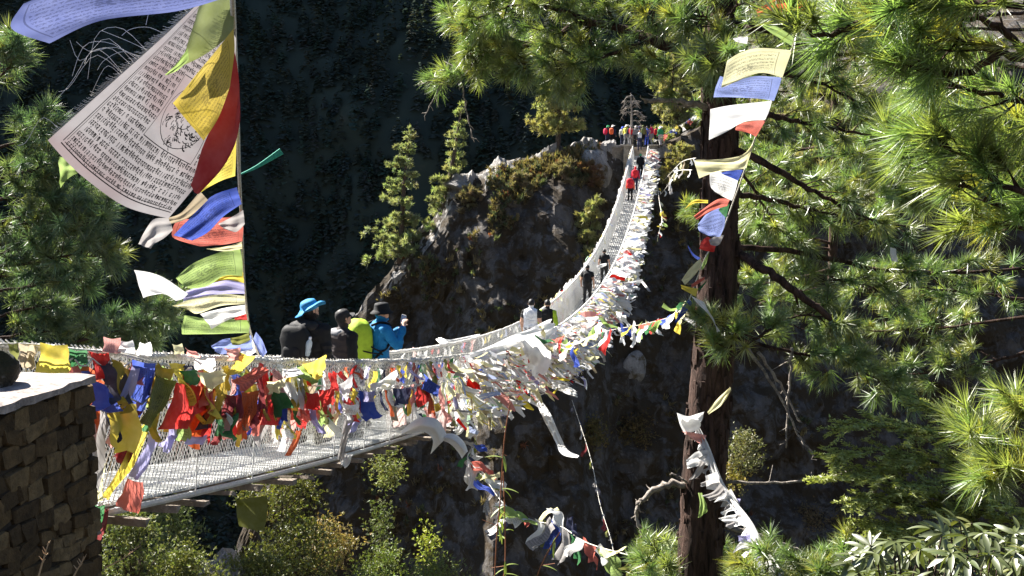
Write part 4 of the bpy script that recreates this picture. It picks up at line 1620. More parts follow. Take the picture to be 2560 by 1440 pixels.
# ------------------------------------------------------------------ the string on the left, big flags blowing
def left_string():
    path = PX((575, -160, 3.3), (580, -30, 3.5), (588, 150, 4.1), (594, 300, 4.8), (598, 440, 5.5), (604, 560, 6.3), (610, 700, 7.4), (620, 800, 8.3), (632, 850, 8.9), (650, 897, 9.3))
    S = thing('prayer_flag_string', 'upright string of large prayer flags blowing towards the left pine', 'prayer flags', path[-1])
    cord(S, path, .010, 60)
    q = lambda *a, **k: flag_px(S, *a, **k)
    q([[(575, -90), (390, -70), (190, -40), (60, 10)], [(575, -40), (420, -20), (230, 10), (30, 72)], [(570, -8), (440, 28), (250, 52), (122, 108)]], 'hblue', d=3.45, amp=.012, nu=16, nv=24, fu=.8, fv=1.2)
    big = [[(545, -40, 3.62), (560, -30), (575, -15), (588, 0)], [(410, 90), (470, 120), (530, 160), (584, 200)], [(265, 220), (350, 280), (440, 345), (530, 400)], [(120, 350), (205, 440), (310, 510), (420, 548)]]
    o, G = flag_px(S, [[(a[0], a[1], 3.75 + .0006 * a[1]) for a in r] for r in big], 'dingy', amp=.015, nu=48, nv=44, fu=1.1, fv=1.6, printed=False)
    print_text(o, G)
    fringe(S, G)
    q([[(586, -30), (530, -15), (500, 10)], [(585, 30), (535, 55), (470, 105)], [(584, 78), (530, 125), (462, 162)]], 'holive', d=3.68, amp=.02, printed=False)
    q([[(470, 120), (440, 160), (412, 188)], [(472, 150), (445, 175), (415, 188)]], 'lime', d=3.66, amp=.02, printed=False)
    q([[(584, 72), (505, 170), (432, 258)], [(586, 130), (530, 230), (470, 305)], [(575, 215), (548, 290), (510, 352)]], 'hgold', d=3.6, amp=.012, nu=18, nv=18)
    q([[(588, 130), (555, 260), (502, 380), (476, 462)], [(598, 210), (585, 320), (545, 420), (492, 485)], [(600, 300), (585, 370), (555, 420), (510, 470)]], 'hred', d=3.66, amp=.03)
    q([[(592, 320), (560, 380), (505, 425)], [(590, 390), (550, 420), (502, 455)], [(588, 440), (545, 455), (500, 482)]], 'yellow', d=4.9, amp=.015)
    q([[(592, 468), (530, 490), (480, 540), (435, 588)], [(604, 510), (560, 540), (520, 580), (480, 602)]], 'blue', d=5.3, amp=.03)
    q([[(500, 478), (455, 530), (420, 545)], [(520, 500), (470, 545), (428, 560)]], 'beige', d=4.6, amp=.02, printed=False)
    q([[(425, 545), (385, 548), (362, 580), (345, 610)], [(432, 575), (410, 595), (385, 610), (378, 622)]], 'grey', d=5.0, amp=.07, printed=False)
    q([[(606, 540), (540, 545), (440, 548)], [(608, 575), (540, 585), (432, 592)], [(606, 603), (555, 612), (500, 616)]], 'coral', d=6.0, amp=.03)
    q([[(608, 525), (575, 545), (545, 560)], [(612, 560), (590, 580), (560, 572)]], 'grey', d=5.9, amp=.06, printed=False)
    q([[(604, 605), (570, 615), (525, 622)], [(606, 622), (560, 628), (515, 622)]], 'cream', d=6.3, amp=.02, printed=False)
    q([[(600, 622), (545, 632), (480, 660), (440, 695)], [(606, 655), (550, 660), (490, 690), (455, 712)], [(606, 690), (560, 690), (520, 715), (478, 722)]], 'lime', d=6.8, amp=.03)
    q([[(608, 680), (560, 690), (520, 705)], [(610, 708), (570, 700), (515, 712)]], 'yellow', d=7.0, amp=.05, printed=False)
    q([[(470, 735), (420, 700), (380, 682), (335, 675)], [(455, 748), (410, 730), (370, 722), (345, 705)], [(440, 752), (410, 735), (380, 738), (358, 745)]], 'white', d=6.9, amp=.03, printed=False)
    q([[(610, 705), (560, 700), (500, 715), (450, 735)], [(612, 735), (560, 735), (505, 742), (460, 752)]], 'lav', d=7.2, amp=.05, printed=False)
    q([[(612, 740), (550, 735), (480, 748), (430, 765)], [(612, 760), (550, 765), (490, 785), (470, 770)]], 'cream', d=7.6, amp=.03)
    q([[(612, 762), (560, 770), (500, 785)], [(614, 785), (570, 800), (530, 822)]], 'white', d=7.9, amp=.05, printed=False)
    q([[(616, 785), (600, 790), (585, 795)], [(618, 800), (602, 800), (588, 800)]], 'red', d=8.0, amp=.05, printed=False)
    q([[(622, 792), (560, 800), (505, 795), (462, 788)], [(624, 812), (560, 815), (500, 812), (455, 812)], [(622, 832), (560, 834), (500, 836), (455, 836)]], 'lime', d=8.3, amp=.025)
    q([[(215, 395), (175, 395), (148, 392)], [(218, 425), (180, 440), (150, 470)]], 'lime', d=4.3, amp=.06, printed=False)
    q([[(628, 838), (600, 845), (560, 848), (528, 865)], [(632, 872), (600, 880), (560, 885), (540, 880)]], 'sky', d=8.7, amp=.06, printed=False)
    q([[(640, 830), (655, 850), (668, 880)], [(632, 850), (642, 870), (655, 895)]], 'sky', d=8.9, amp=.06, printed=False)
    q([[(630, 842), (612, 862), (600, 880)], [(640, 880), (625, 890), (610, 905)]], 'white', d=8.8, amp=.06, printed=False)
    q([[(622, 832), (595, 842), (575, 845)], [(626, 850), (600, 862), (580, 862)]], 'olive', d=8.6, amp=.05, printed=False)
    # teal tassel that sticks out to the right
    m = MB()
    teal = simple('teal_thread', (.05, .35, .25), .8, .2, 40, 0)
    for k in range(5):
        m.tube(catmull([P(595, 438, 5.5), P(640, 415 + k * 1.5, 5.5), P(700 + k * 2, 372 + k * 3, 5.5)], 8), .0032, 4)
    m.build('tassel', teal, S)


GLY = [[[(0, 1), (.8, 1)], [(.12, 1), (.1, .55), (.36, .4)], [(.7, 1), (.7, .12)]],
       [[(0, 1), (.9, 1)], [(.45, 1), (.45, .72), (.12, .45), (.45, .2), (.78, .5)]],
       [[(0, 1), (.7, 1)], [(.62, 1), (.62, 0)], [(.62, .6), (.2, .56), (.14, .3), (.4, .24)]],
       [[(.05, 1), (.85, 1)], [(.18, 1), (.18, .5)], [(.5, 1), (.5, .42), (.3, .1)], [(.82, 1), (.82, .18)]],
       [[(.2, 1.2), (.45, 1.38), (.7, 1.18)], [(0, 1), (.8, 1)], [(.7, 1), (.7, .2)], [(.1, .6), (.4, .75), (.62, .5)]],
       [[(0, 1), (.8, 1)], [(.4, 1), (.4, .5), (.1, .2)], [(.4, .5), (.76, .1)], [(.2, -.1), (.62, -.3)]],
       [[(0, 1), (.75, 1)], [(.1, 1), (.1, .3), (.5, .1), (.7, .4), (.45, .6)]],
       [[(.5, 1.05), (.5, .0)]]]


def ev(G, u, v):
    nu, nv = len(G) - 1, len(G[0]) - 1
    a, b = max(0, min(1, u)) * nu, max(0, min(1, v)) * nv
    i, j = min(int(a), nu - 1), min(int(b), nv - 1)
    f, g = a - i, b - j
    return (G[i][j] * (1 - f) + G[i + 1][j] * f) * (1 - g) + (G[i][j + 1] * (1 - f) + G[i + 1][j + 1] * f) * g


def print_text(o, G):
    """rows of Tibetan-like block print, borders and a central figure, laid on the cloth"""
    rng = random.Random(6)
    V, F = [], []

    def stroke(pts, w):
        for (u0, v0), (u1, v1) in zip(pts, pts[1:]):
            du, dv = u1 - u0, v1 - v0
            L = math.hypot(du, dv) or 1
            nu_, nv_ = -dv / L * w, du / L * w
            b = len(V)
            for u, v in ((u0 + nu_, v0 + nv_), (u0 - nu_, v0 - nv_), (u1 - nu_, v1 - nv_), (u1 + nu_, v1 + nv_)):
                p = ev(G, u, v)
                V.append(p - p.normalized() * .0035)
            F.append((b, b + 1, b + 2, b + 3))
    rows = 30
    for r in range(rows):
        u = .03 + r * .905 / rows + .02
        v = .125
        while v < .95:
            gw = rng.uniform(.012, .019)
            if .42 < u < .73 and .44 < v < .86:
                v += .02
                continue
            if rng.random() < .08:
                v += .012
                continue
            g = rng.choice(GLY)
            for st in g:
                stroke([(u - (y - .5) * .0185, v + x * gw * .95) for x, y in st], rng.uniform(.0016, .0024))
            v += gw + .0015
    for e, w in ((.0, .003), (.016, .0018)):
        for pts in ([(.0, .095 + e), (.93 - e, .095 + e)], [(.945 - e, .095 + e), (.945 - e, .97)]):
            n = 40
            stroke([(pts[0][0] + (pts[1][0] - pts[0][0]) * i / n, pts[0][1] + (pts[1][1] - pts[0][1]) * i / n) for i in range(n + 1)], w)
    for pts in ([(.435, .46), (.435, .85)], [(.725, .46), (.725, .85)], [(.435, .46), (.725, .46)], [(.435, .85), (.725, .85)]):
        stroke([(pts[0][0] + (pts[1][0] - pts[0][0]) * i / 12, pts[0][1] + (pts[1][1] - pts[0][1]) * i / 12) for i in range(13)], .0016)
    # plain ornamental roundel of petals and flames in the middle
    for k in range(150):
        a = rng.uniform(0, 6.283)
        r0 = .12 * math.sqrt(rng.random())
        c0, c1 = .58 + math.cos(a) * r0, .65 + math.sin(a) * r0 * 1.3
        b_ = a + rng.uniform(-.9, .9)
        L = rng.uniform(.012, .032)
        stroke([(c0 + math.cos(b_ + t * .9) * L * t, c1 + math.sin(b_ + t * .9) * L * t * 1.2) for t in (0, .35, .7, 1)], rng.uniform(.0014, .003))
    for r_ in (.05, .128):
        stroke([(.58 + math.cos(a / 30 * 6.283) * r_, .65 + math.sin(a / 30 * 6.283) * r_ * 1.35) for a in range(31)], .0016)
    t = newobj('printed_text', mesh('printed_text', V, F, M['ink']), o)
    t['label'] = 'black rows of Tibetan block print on the white flag'


def fringe(S, G):
    rng = random.Random(3)
    m = MB()
    for i in range(150):
        u = .05 + .9 * i / 150
        p = ev(G, u, 0)
        d = (ev(G, u, 0) - ev(G, u, .12)).normalized()
        L = rng.uniform(.012, .035)
        m.tube([p, p + d * L + Vector((0, 0, -.006))], [.0012, .0008], 3, cap=False)
    for i in range(13):
        u = rng.choice([.2, .45, .5, .55, .6, .9, .35, .48])
        p = ev(G, u + rng.uniform(-.03, .03), 0)
        L = rng.uniform(.12, .26)
        m.tube(catmull([p, p + Vector((-.4 * L, 0, .25 * L + rng.uniform(-.03, .03))), p + Vector((-.8 * L, 0, rng.uniform(-.05, .08))), p + Vector((-L, rng.uniform(-.03, .03), rng.uniform(-.10, .1)))], 10), .0011, 3, cap=False)
    m.build('frayed_threads', M['thread'], S)


left_string()


# ------------------------------------------------------------------ the string on the right pine
def right_string():
    path = PX((2010, 30, 6.6), (1978, 128, 6.9), (1930, 250, 7.3), (1890, 340, 7.7), (1865, 415, 8.0), (1835, 500, 8.4), (1800, 590, 8.8), (1768, 635, 9.0), (1745, 690, 9.3), (1725, 745, 9.6))
    S = thing('prayer_flag_string', 'slanting string of pale prayer flags hanging down in front of the pine trunk', 'prayer flags', path[-1])
    cord(S, path, .006, 50)
    q = lambda *a, **k: flag_px(S, *a, **k)
    q([[(1980, 126), (1900, 120), (1850, 132), (1818, 152)], [(1966, 165), (1890, 168), (1840, 185), (1806, 205)], [(1956, 194), (1900, 182), (1840, 205), (1803, 220)]], 'cream', d=6.9, amp=.012)
    q([[(1955, 194), (1890, 190), (1840, 200), (1800, 190)], [(1945, 225), (1890, 222), (1830, 225), (1788, 222)], [(1935, 252), (1890, 246), (1830, 243), (1784, 243)]], 'sky', d=7.1, amp=.012)
    q([[(1930, 252), (1870, 258), (1815, 265), (1776, 273)], [(1922, 280), (1870, 285), (1820, 300), (1774, 310)], [(1912, 300), (1860, 305), (1815, 330), (1772, 350)]], 'white', d=7.3, amp=.012, printed=False)
    q([[(1915, 300), (1880, 303), (1842, 310)], [(1890, 342), (1870, 332), (1838, 325)]], 'coral', d=7.5, amp=.02)
    q([[(1890, 342), (1860, 385), (1800, 398), (1738, 400)], [(1880, 370), (1860, 400), (1800, 412), (1738, 412)], [(1866, 420), (1840, 425), (1790, 430), (1748, 446)]], 'cream', d=7.8, amp=.03, printed=False)
    q([[(1858, 425), (1830, 425), (1800, 432)], [(1845, 452), (1830, 445), (1812, 438)]], 'blue', d=8.0, amp=.03)
    q([[(1845, 450), (1805, 430), (1775, 432)], [(1838, 480), (1805, 470), (1775, 462)], [(1830, 502), (1805, 490), (1785, 478)]], 'white', d=8.15, amp=.05)
    q([[(1826, 495), (1790, 500), (1735, 540)], [(1818, 515), (1785, 525), (1742, 550)]], 'coral', d=8.3, amp=.03)
    q([[(1770, 500), (1735, 500), (1713, 522)], [(1770, 508), (1738, 508), (1716, 520)]], 'yellow', d=8.2, amp=.05, printed=False)
    q([[(1824, 510), (1812, 515), (1800, 520)], [(1815, 545), (1805, 535), (1796, 525)]], 'green', d=8.45, amp=.03, printed=False)
    q([[(1812, 522), (1780, 522), (1745, 560)], [(1812, 560), (1780, 575), (1745, 570)], [(1800, 592), (1775, 590), (1750, 580)]], 'sky', d=8.6, amp=.04)
    q([[(1810, 588), (1790, 590), (1772, 600)], [(1800, 610), (1790, 615), (1776, 612)]], 'grey', d=8.75, amp=.05, printed=False)
    q([[(1790, 612), (1770, 592), (1752, 605)], [(1785, 630), (1768, 628), (1748, 622)]], 'red', d=8.85, amp=.06, printed=False)
    q([[(1752, 645), (1735, 635), (1720, 613)], [(1745, 650), (1732, 640), (1720, 620)]], 'blue', d=9.1, amp=.03, printed=False)
    q([[(1774, 630), (1760, 650), (1752, 672)], [(1770, 645), (1765, 660), (1756, 675)]], 'lime', d=9.0, amp=.03, printed=False)
    q([[(1752, 645), (1725, 670), (1704, 700)], [(1755, 665), (1735, 690), (1712, 712)]], 'cream', d=9.2, amp=.04, printed=False)
    q([[(1762, 692), (1745, 700), (1728, 712)], [(1760, 700), (1742, 712), (1730, 720)]], 'coral', d=9.35, amp=.05, printed=False)
    q([[(1768, 700), (1755, 712), (1745, 722)], [(1764, 708), (1755, 720), (1748, 726)]], 'green', d=9.4, amp=.05, printed=False)
    q([[(1745, 722), (1725, 718), (1702, 712)], [(1740, 742), (1722, 732), (1704, 722)]], 'yellow', d=9.3, amp=.05, printed=False)
    q([[(1728, 740), (1745, 760), (1770, 785), (1800, 828)], [(1760, 755), (1770, 775), (1785, 800), (1792, 830)]], 'white', d=9.25, amp=.05, printed=False)
    q([[(1722, 748), (1705, 770), (1686, 805)], [(1732, 758), (1712, 785), (1692, 808)]], 'blue', d=9.5, amp=.05)


right_string()

# ------------------------------------------------------------------ pool of shared flag shapes
POOL = []


def make_pool():
    rng = random.Random(77)
    for k in range(26):
        kind = k % 4
        nu, nv = 6, 8
        V, uv, F = [], [], []
        a1, a2, a3 = (rng.uniform(0, 6.28) for _ in range(3))
        pinch = rng.uniform(.0, .25) if kind == 0 else rng.uniform(.3, .75)
        sway = rng.uniform(-.25, .25)
        curl = rng.uniform(-.5, .5) if kind == 2 else rng.uniform(-.12, .12)
        tw = rng.uniform(-1.6, 1.6) if kind == 3 else rng.uniform(-.35, .35)
        for i in range(nu + 1):
            for j in range(nv + 1):
                u, v = i / nu - .5, j / nv
                w = 1 - pinch * (v if kind != 1 else math.sin(3.14 * v) ** 1.0)
                y0 = .12 * math.sin(u * 9 + a1 + v * 2) * (.35 + v) + .08 * math.sin(v * 7 + a2)
                x0 = u * w
                c, s = math.cos(tw * v), math.sin(tw * v)
                x, y = x0 * c - y0 * s, x0 * s + y0 * c
                V.append((x + sway * v * v + .05 * math.sin(v * 6 + a3), y + curl * v * v, -v + .06 * math.sin(u * 7 + a2) * v + abs(curl) * .35 * v * v))
                uv.append((v, u + .5))
        for i in range(nu):
            for j in range(nv):
                F.append((i * (nv + 1) + j, i * (nv + 1) + j + 1, (i + 1) * (nv + 1) + j + 1, (i + 1) * (nv + 1) + j))
        POOL.append(mesh('flag', V, F, M['c_white'], True, uv=uv))


make_pool()


def pool_flag(parent, p, along, hang, w, L, col, rng, printed=.3):
    z = -hang.normalized()
    x = along - z * along.dot(z)
    x = x.normalized() if x.length > 1e-4 else z.orthogonal().normalized()
    y = z.cross(x)
    mm = Matrix.Identity(4)
    for r_ in range(3):
        mm[r_][0], mm[r_][1], mm[r_][2] = x[r_] * w, y[r_] * w, z[r_] * L
    mm.translation = p
    o = newobj('flag', rng.choice(POOL))
    o.matrix_basis = mm
    adopt(o, parent)
    s = o.material_slots[0]
    s.link = 'OBJECT'
    s.material = M[('p_' if rng.random() < printed else 'c_') + col]
    return o


PAL_NEAR = ['red'] * 4 + ['white'] * 5 + ['yellow'] * 3 + ['gold', 'green', 'green', 'blue', 'blue', 'navy', 'coral', 'pink', 'lime', 'olive', 'lav', 'beige', 'cream', 'cream', 'grey', 'dred', 'orange', 'slate']
PAL_FAR = ['white'] * 12 + ['cream'] * 4 + ['grey'] * 3 + ['fblue', 'lav', 'fpink', 'beige', 'fyellow', 'fyellow', 'fgreen', 'fred', 'fred', 'fblue', 'yellow', 'red']


# ------------------------------------------------------------------ near stretch of the hand cable: flags picked from the photograph
def near_rail():
    S = thing('prayer_flag_string', 'string of large bright prayer flags over the nearest hand cable beside the stone wall', 'prayer flags', BP(8, RAILW, .9))
    cord(S, [onbridge(x, y, .66) for x, y in ((-40, 862), (60, 860), (180, 872), (300, 884), (420, 915), (520, 925), (640, 960), (760, 965), (880, 960))], .006, 60)
    q = lambda c, col, off=.68, **k: flag_px(S, c, col, plane=off, **({'amp': .035, 'nu': 12, 'nv': 12} | k))
    def Q(tl, tr, br, bl, col, off=.70, **k):
        mid = lambda a, b: ((a[0] + b[0]) / 2 + (b[1] - a[1]) * .06, (a[1] + b[1]) / 2)
        ml, mr = mid(tl, bl), mid(tr, br)
        return q([[tl, ml, bl], [((tl[0] + tr[0]) / 2, (tl[1] + tr[1]) / 2 + 4), mid(ml, mr), ((bl[0] + br[0]) / 2, (bl[1] + br[1]) / 2)], [tr, mr, br]], col, off, **k)
    Q((100, 856), (170, 862), (172, 934), (84, 932), 'yellow', amp=.05, printed=False)
    Q((172, 872), (216, 875), (216, 936), (170, 932), 'green', .66)
    Q((222, 878), (272, 882), (280, 942), (236, 952), 'red', amp=.05, printed=False)
    Q((20, 858), (44, 856), (46, 905), (24, 900), 'olive', amp=.06, printed=False)
    Q((46, 858), (84, 862), (80, 925), (52, 915), 'beige', amp=.07, printed=False)
    Q((258, 842), (302, 844), (300, 884), (256, 880), 'pink', .7)
    Q((302, 852), (332, 850), (336, 884), (294, 880), 'white', .66, printed=False)
    Q((350, 856), (376, 855), (380, 890), (340, 886), 'white', .7, printed=False)
    Q((300, 900), (326, 906), (284, 1005), (262, 990), 'beige', .68, amp=.06, printed=False)
    Q((330, 915), (350, 920), (312, 1022), (286, 1012), 'lav', .73, printed=False)
    Q((330, 898), (390, 908), (350, 1044), (312, 1030), 'blue', .70, amp=.025)
    Q((386, 910), (436, 922), (428, 950), (388, 940), 'gold', .74, amp=.06, printed=False)
    Q((390, 936), (442, 952), (376, 1070), (348, 1055), 'olive', .72, amp=.04)
    Q((372, 1040), (392, 1040), (366, 1085), (350, 1075), 'green', .7, printed=False)
    Q((445, 925), (490, 922), (496, 962), (474, 964), 'green', .76, amp=.08, printed=False)
    Q((440, 955), (502, 966), (472, 1072), (392, 1074), 'red', .72, amp=.04, printed=False)
    Q((492, 962), (538, 972), (502, 1080), (440, 1086), 'orange', .70, amp=.06, printed=False)
    Q((504, 950), (540, 958), (524, 1020), (470, 1045), 'red', .75, amp=.07, printed=False)
    Q((490, 930), (556, 924), (566, 946), (522, 982), 'cream', .80, amp=.04, printed=False)
    Q((488, 898), (536, 895), (532, 930), (486, 922), 'white', .78, amp=.08, printed=False)
    Q((576, 952), (650, 914), (668, 930), (612, 980), 'coral', .82, amp=.05)
    Q((560, 985), (602, 985), (606, 1046), (550, 1044), 'dred', .72)
    Q((556, 1044), (602, 1044), (606, 1080), (552, 1076), 'pink', .71, printed=False)
    Q((518, 998), (546, 985), (526, 1070), (486, 1076), 'slate', .70, printed=False)
    Q((545, 985), (562, 985), (532, 1058), (510, 1062), 'gold', .73, printed=False)
    Q((604, 980), (648, 974), (622, 1078), (590, 1082), 'orange', .74, amp=.05)
    Q((650, 984), (706, 984), (696, 1064), (654, 1062), 'red', .73)
    Q((560, 870), (600, 868), (610, 905), (570, 900), 'pink', .72, amp=.07, printed=False)
    Q((600, 880), (640, 890), (600, 935), (560, 940), 'yellow', .76, amp=.06, printed=False)
    Q((430, 860), (455, 858), (460, 885), (436, 886), 'cream', .7, printed=False)
    Q((462, 868), (490, 878), (500, 895), (470, 890), 'pink', .7, printed=False)
    Q((756, 912), (814, 886), (806, 935), (790, 958), 'yellow', .8, printed=False)
    Q((704, 926), (756, 914), (792, 955), (782, 962), 'lime', .78, amp=.05, printed=False)
    Q((704, 922), (742, 915), (760, 935), (715, 945), 'white', .82, amp=.06, printed=False)
    Q((668, 955), (716, 944), (702, 976), (670, 986), 'cream', .80, amp=.06, printed=False)
    Q((714, 968), (762, 964), (746, 1020), (724, 1016), 'gold', .74)
    Q((764, 980), (796, 980), (798, 1026), (764, 1022), 'red', .76, printed=False)
    Q((796, 974), (836, 968), (830, 1002), (800, 1028), 'red', .78, printed=False)
    Q((742, 1024), (800, 1020), (796, 1050), (744, 1048), 'coral', .72, printed=False)
    Q((846, 962), (880, 934), (878, 972), (862, 1002), 'white', .82, printed=False)
    Q((810, 1035), (846, 1030), (836, 1092), (806, 1094), 'cream', .72, printed=False)
    Q((700, 1015), (716, 1012), (700, 1075), (690, 1070), 'blue', .74, printed=False)
    Q((856, 1008), (896, 1010), (890, 1038), (856, 1034), 'white', .78)
    Q((926, 962), (990, 924), (986, 968), (930, 978), 'white', .84, printed=False)
    Q((980, 970), (1030, 965), (1020, 1010), (985, 1015), 'navy', .8, printed=False)
    Q((1044, 962), (1076, 1000), (1042, 1022), (1038, 985), 'red', .86, printed=False)
    Q((1060, 934), (1102, 966), (1092, 992), (1054, 972), 'blue', .88)
    Q((1144, 940), (1166, 966), (1152, 988), (1142, 980), 'cream', .86, printed=False)
    Q((908, 976), (938, 976), (934, 1005), (906, 1004), 'lav', .82)
    Q((870, 1060), (905, 1040), (890, 1075), (868, 1090), 'lav', .74, printed=False)
    # long strips dangling at the wall corner
    Q((236, 960), (256, 965), (250, 1100), (236, 1090), 'slate', .62, amp=.05, printed=False)
    Q((300, 1020), (326, 1030), (280, 1120), (262, 1105), 'pink', .66, printed=False)
    Q((345, 1070), (370, 1080), (270, 1250), (252, 1240), 'yellow', .68, amp=.04, printed=False)
    Q((375, 1075), (402, 1085), (345, 1200), (318, 1190), 'lav', .70, amp=.04, printed=False)
    Q((236, 1090), (246, 1090), (252, 1250), (238, 1260), 'cream', .60, amp=.06, printed=False)
    Q((235, 1262), (262, 1262), (250, 1320), (233, 1316), 'green', .62, amp=.06, printed=False)
    Q((318, 1195), (358, 1205), (345, 1285), (288, 1265), 'coral', .72, amp=.05, printed=False)
    Q((262, 1270), (272, 1268), (252, 1350), (236, 1352), 'dred', .64, printed=False)
    Q((424, 1085), (448, 1085), (420, 1120), (396, 1115), 'lav', .7, amp=.06, printed=False)
    Q((470, 1090), (520, 1086), (506, 1112), (460, 1110), 'lav', .74, amp=.06, printed=False)
    Q((590, 1085), (604, 1084), (598, 1118), (588, 1116), 'yellow', .7, printed=False)
    Q((712, 1060), (728, 1060), (712, 1130), (690, 1128), 'white', .72, printed=False)
    Q((740, 1075), (756, 1070), (726, 1140), (712, 1140), 'orange', .72, printed=False)


near_rail()


def rail_string(label, d0, d1, n, h, off, size, seed, pal, out=.15, along=-.35, group=None, fall=1.0, jit=.08, narrow=False):
    rng = random.Random(seed)
    S = thing('prayer_flag_string', label, 'prayer flags', BP((d0 + d1) / 2, off, h), group)
    m = 60
    cord(S, [BP(d0 + (d1 - d0) * i / m, off, h + .03 * math.sin(i * 1.9)) for i in range(m + 1)], .006 if d0 < 25 else .012, m)
    for i in range(n):
        d = d0 + (d1 - d0) * (i + rng.random() * .9) / n
        p = BP(d, off, h) + Vector((0, 0, rng.uniform(-jit, .02)))
        sg = .16 if narrow else .3
        hang = Vector((0, 0, -fall)) + NRMB * rng.gauss(out, sg) + DIRB * rng.gauss(along, sg)
        s = size * rng.uniform(.65, 1.25)
        a, b = (rng.uniform(.28, .5), rng.uniform(1.1, 2.0)) if narrow else (rng.uniform(.5, 1.0), rng.uniform(.8, 1.5))
        pool_flag(S, p, DIRB + Vector((0, 0, rng.gauss(0, .25))), hang, s * a, s * b, rng.choice(pal), rng)
    return S


rail_string('row of overlapping long flags hung over the mesh nearest the stone wall', 5.9, 9.6, 34, .93, .66, .27, 51, PAL_NEAR + ['yellow', 'gold', 'blue', 'white', 'lime', 'coral'] * 2, .1, -.55)
rail_string('second lower row of long flags over the mesh nearest the stone wall', 6.1, 11.5, 44, .70, .68, .25, 52, PAL_NEAR + ['orange', 'gold', 'white', 'lime', 'lav'] * 2, .1, -.5)
rail_string('row of small mixed flags just under the cable in front of the three close hikers', 8.6, 14.5, 46, .96, .65, .19, 1, PAL_NEAR, .2)
rail_string('lower row of mixed flags half way down the mesh in front of the close hikers', 7.6, 14.0, 40, .66, .68, .2, 2, PAL_NEAR, .15)
rail_string('row of narrow flags right under the cable beyond the close hikers', 13.5, 24, 90, .97, .66, .24, 3, PAL_NEAR + ['beige', 'grey', 'fpink', 'white', 'cream', 'lav', 'fred', 'fblue', 'fgreen'], .2, -.2)
rail_string('middle row of narrow flags below the cable beyond the close hikers', 12.5, 24, 85, .66, .72, .26, 4, PAL_NEAR + PAL_FAR, .2, -.2)
rail_string('lowest ragged row of flags along the deck edge beyond the close hikers', 13.0, 25, 70, .33, .74, .26, 5, PAL_NEAR + PAL_FAR, .25, -.2)
rail_string('upper row of washed-out flags streaming sideways on the middle of the bridge', 24, 46, 130, .98, .68, .36, 6, PAL_FAR, .9, .2, narrow=True)
rail_string('lower row of washed-out flags streaming sideways on the middle of the bridge', 22, 46, 130, .5, .78, .36, 7, PAL_FAR + PAL_NEAR[:14], .8, .2, narrow=True)
rail_string('row of white flags streaming off the right cable of the steep far stretch', 45, 83, 170, .95, .68, .42, 8, PAL_FAR[:19] + ['white'] * 8, 1.2, .3, narrow=True)
rail_string('second deeper row of white flags on the right side of the steep far stretch', 44, 82, 150, .6, .8, .5, 88, PAL_FAR[:19] + ['white'] * 8, 1.3, .3, narrow=True)
rail_string('row of pale flags clinging to the left cable of the steep far stretch', 50, 83, 120, .92, -.64, .3, 9, PAL_FAR, -.2, 0)
rail_string('thin row of pale flags on the left cable past the white-shirted hiker', 17, 46, 70, 1.0, -.64, .16, 10, PAL_FAR, -.2, 0)


def tatters():
    """uncountable shreds between the flags of the middle and far stretch"""
    rg = np.random.default_rng(9)
    rng = random.Random(9)
    Vs, Ts = [], []
    pal = [np.array(CC[c]) / np.array(CC['white']) for c in PAL_FAR + ['white'] * 6]
    pal2 = [np.array(CC[c]) / np.array(CC['white']) for c in PAL_NEAR + PAL_FAR * 3]
    for i in range(9000):
        r = rng.random()
        if r < .10:
            d = rng.uniform(15, 30)
        elif r < .5:
            d = rng.uniform(24, 46)
        else:
            d = rng.uniform(42, 83)
        bulge = math.exp(-((d - 30) / 14) ** 2)
        side = 1
        if rng.random() < .42 and d > 36:
            side = -1
        h = rng.uniform(-.1 * bulge, 1.02) if side > 0 else rng.uniform(.1, 1.0)
        o = side * (.66 + abs(rng.gauss(0, .10 + .2 * bulge)) * (1.2 - h * .8))
        p = BP(d, o, h)
        out = (NRMB * side * rng.uniform(.2, 1.3) + Vector((0, 0, rng.uniform(-1.1, .15))) + DIRB * rng.gauss(0, .35)).normalized()
        if side < 0:
            out = (Vector((0, 0, -1)) + DIRB * rng.gauss(0, .5) - NRMB * .1).normalized()
        L = rng.uniform(.1, .42) * (1.0 + (1.5 if d > 42 and side > 0 else .4 if d > 30 else 0))
        w = out.cross(Vector((rng.gauss(0, 1), rng.gauss(0, 1), rng.gauss(0, 1)))).normalized() * (L * rng.uniform(.06, .17))
        k = out.cross(w).normalized()
        a = rng.uniform(-.3, .3) * L
        q = [p, p + out * L * .33 + k * a, p + out * L * .66 + k * a * .4, p + out * L - k * a * .6]
        ws = [w, w * rng.uniform(.7, 1.2), w * rng.uniform(.6, 1.1), w * rng.uniform(.2, .8)]
        if d > 40 and rng.random() < .6:
            t = pal[0]
        else:
            t = rng.choice(pal2 if d < 24 and rng.random() < .3 else pal)
        for j in range(3):
            Vs += [q[j] - ws[j], q[j] + ws[j], q[j + 1] + ws[j + 1], q[j + 1] - ws[j + 1]]
            Ts.append(t)
    V = np.array([v[:] for v in Vs])
    o = newobj('flag_tatters', soup('flag_tatters', V, M['tatter'], np.array(Ts), True))
    tag(o, 'mass of torn faded flag scraps covering the right side of the bridge', 'flag scraps', kind='stuff')


tatters()


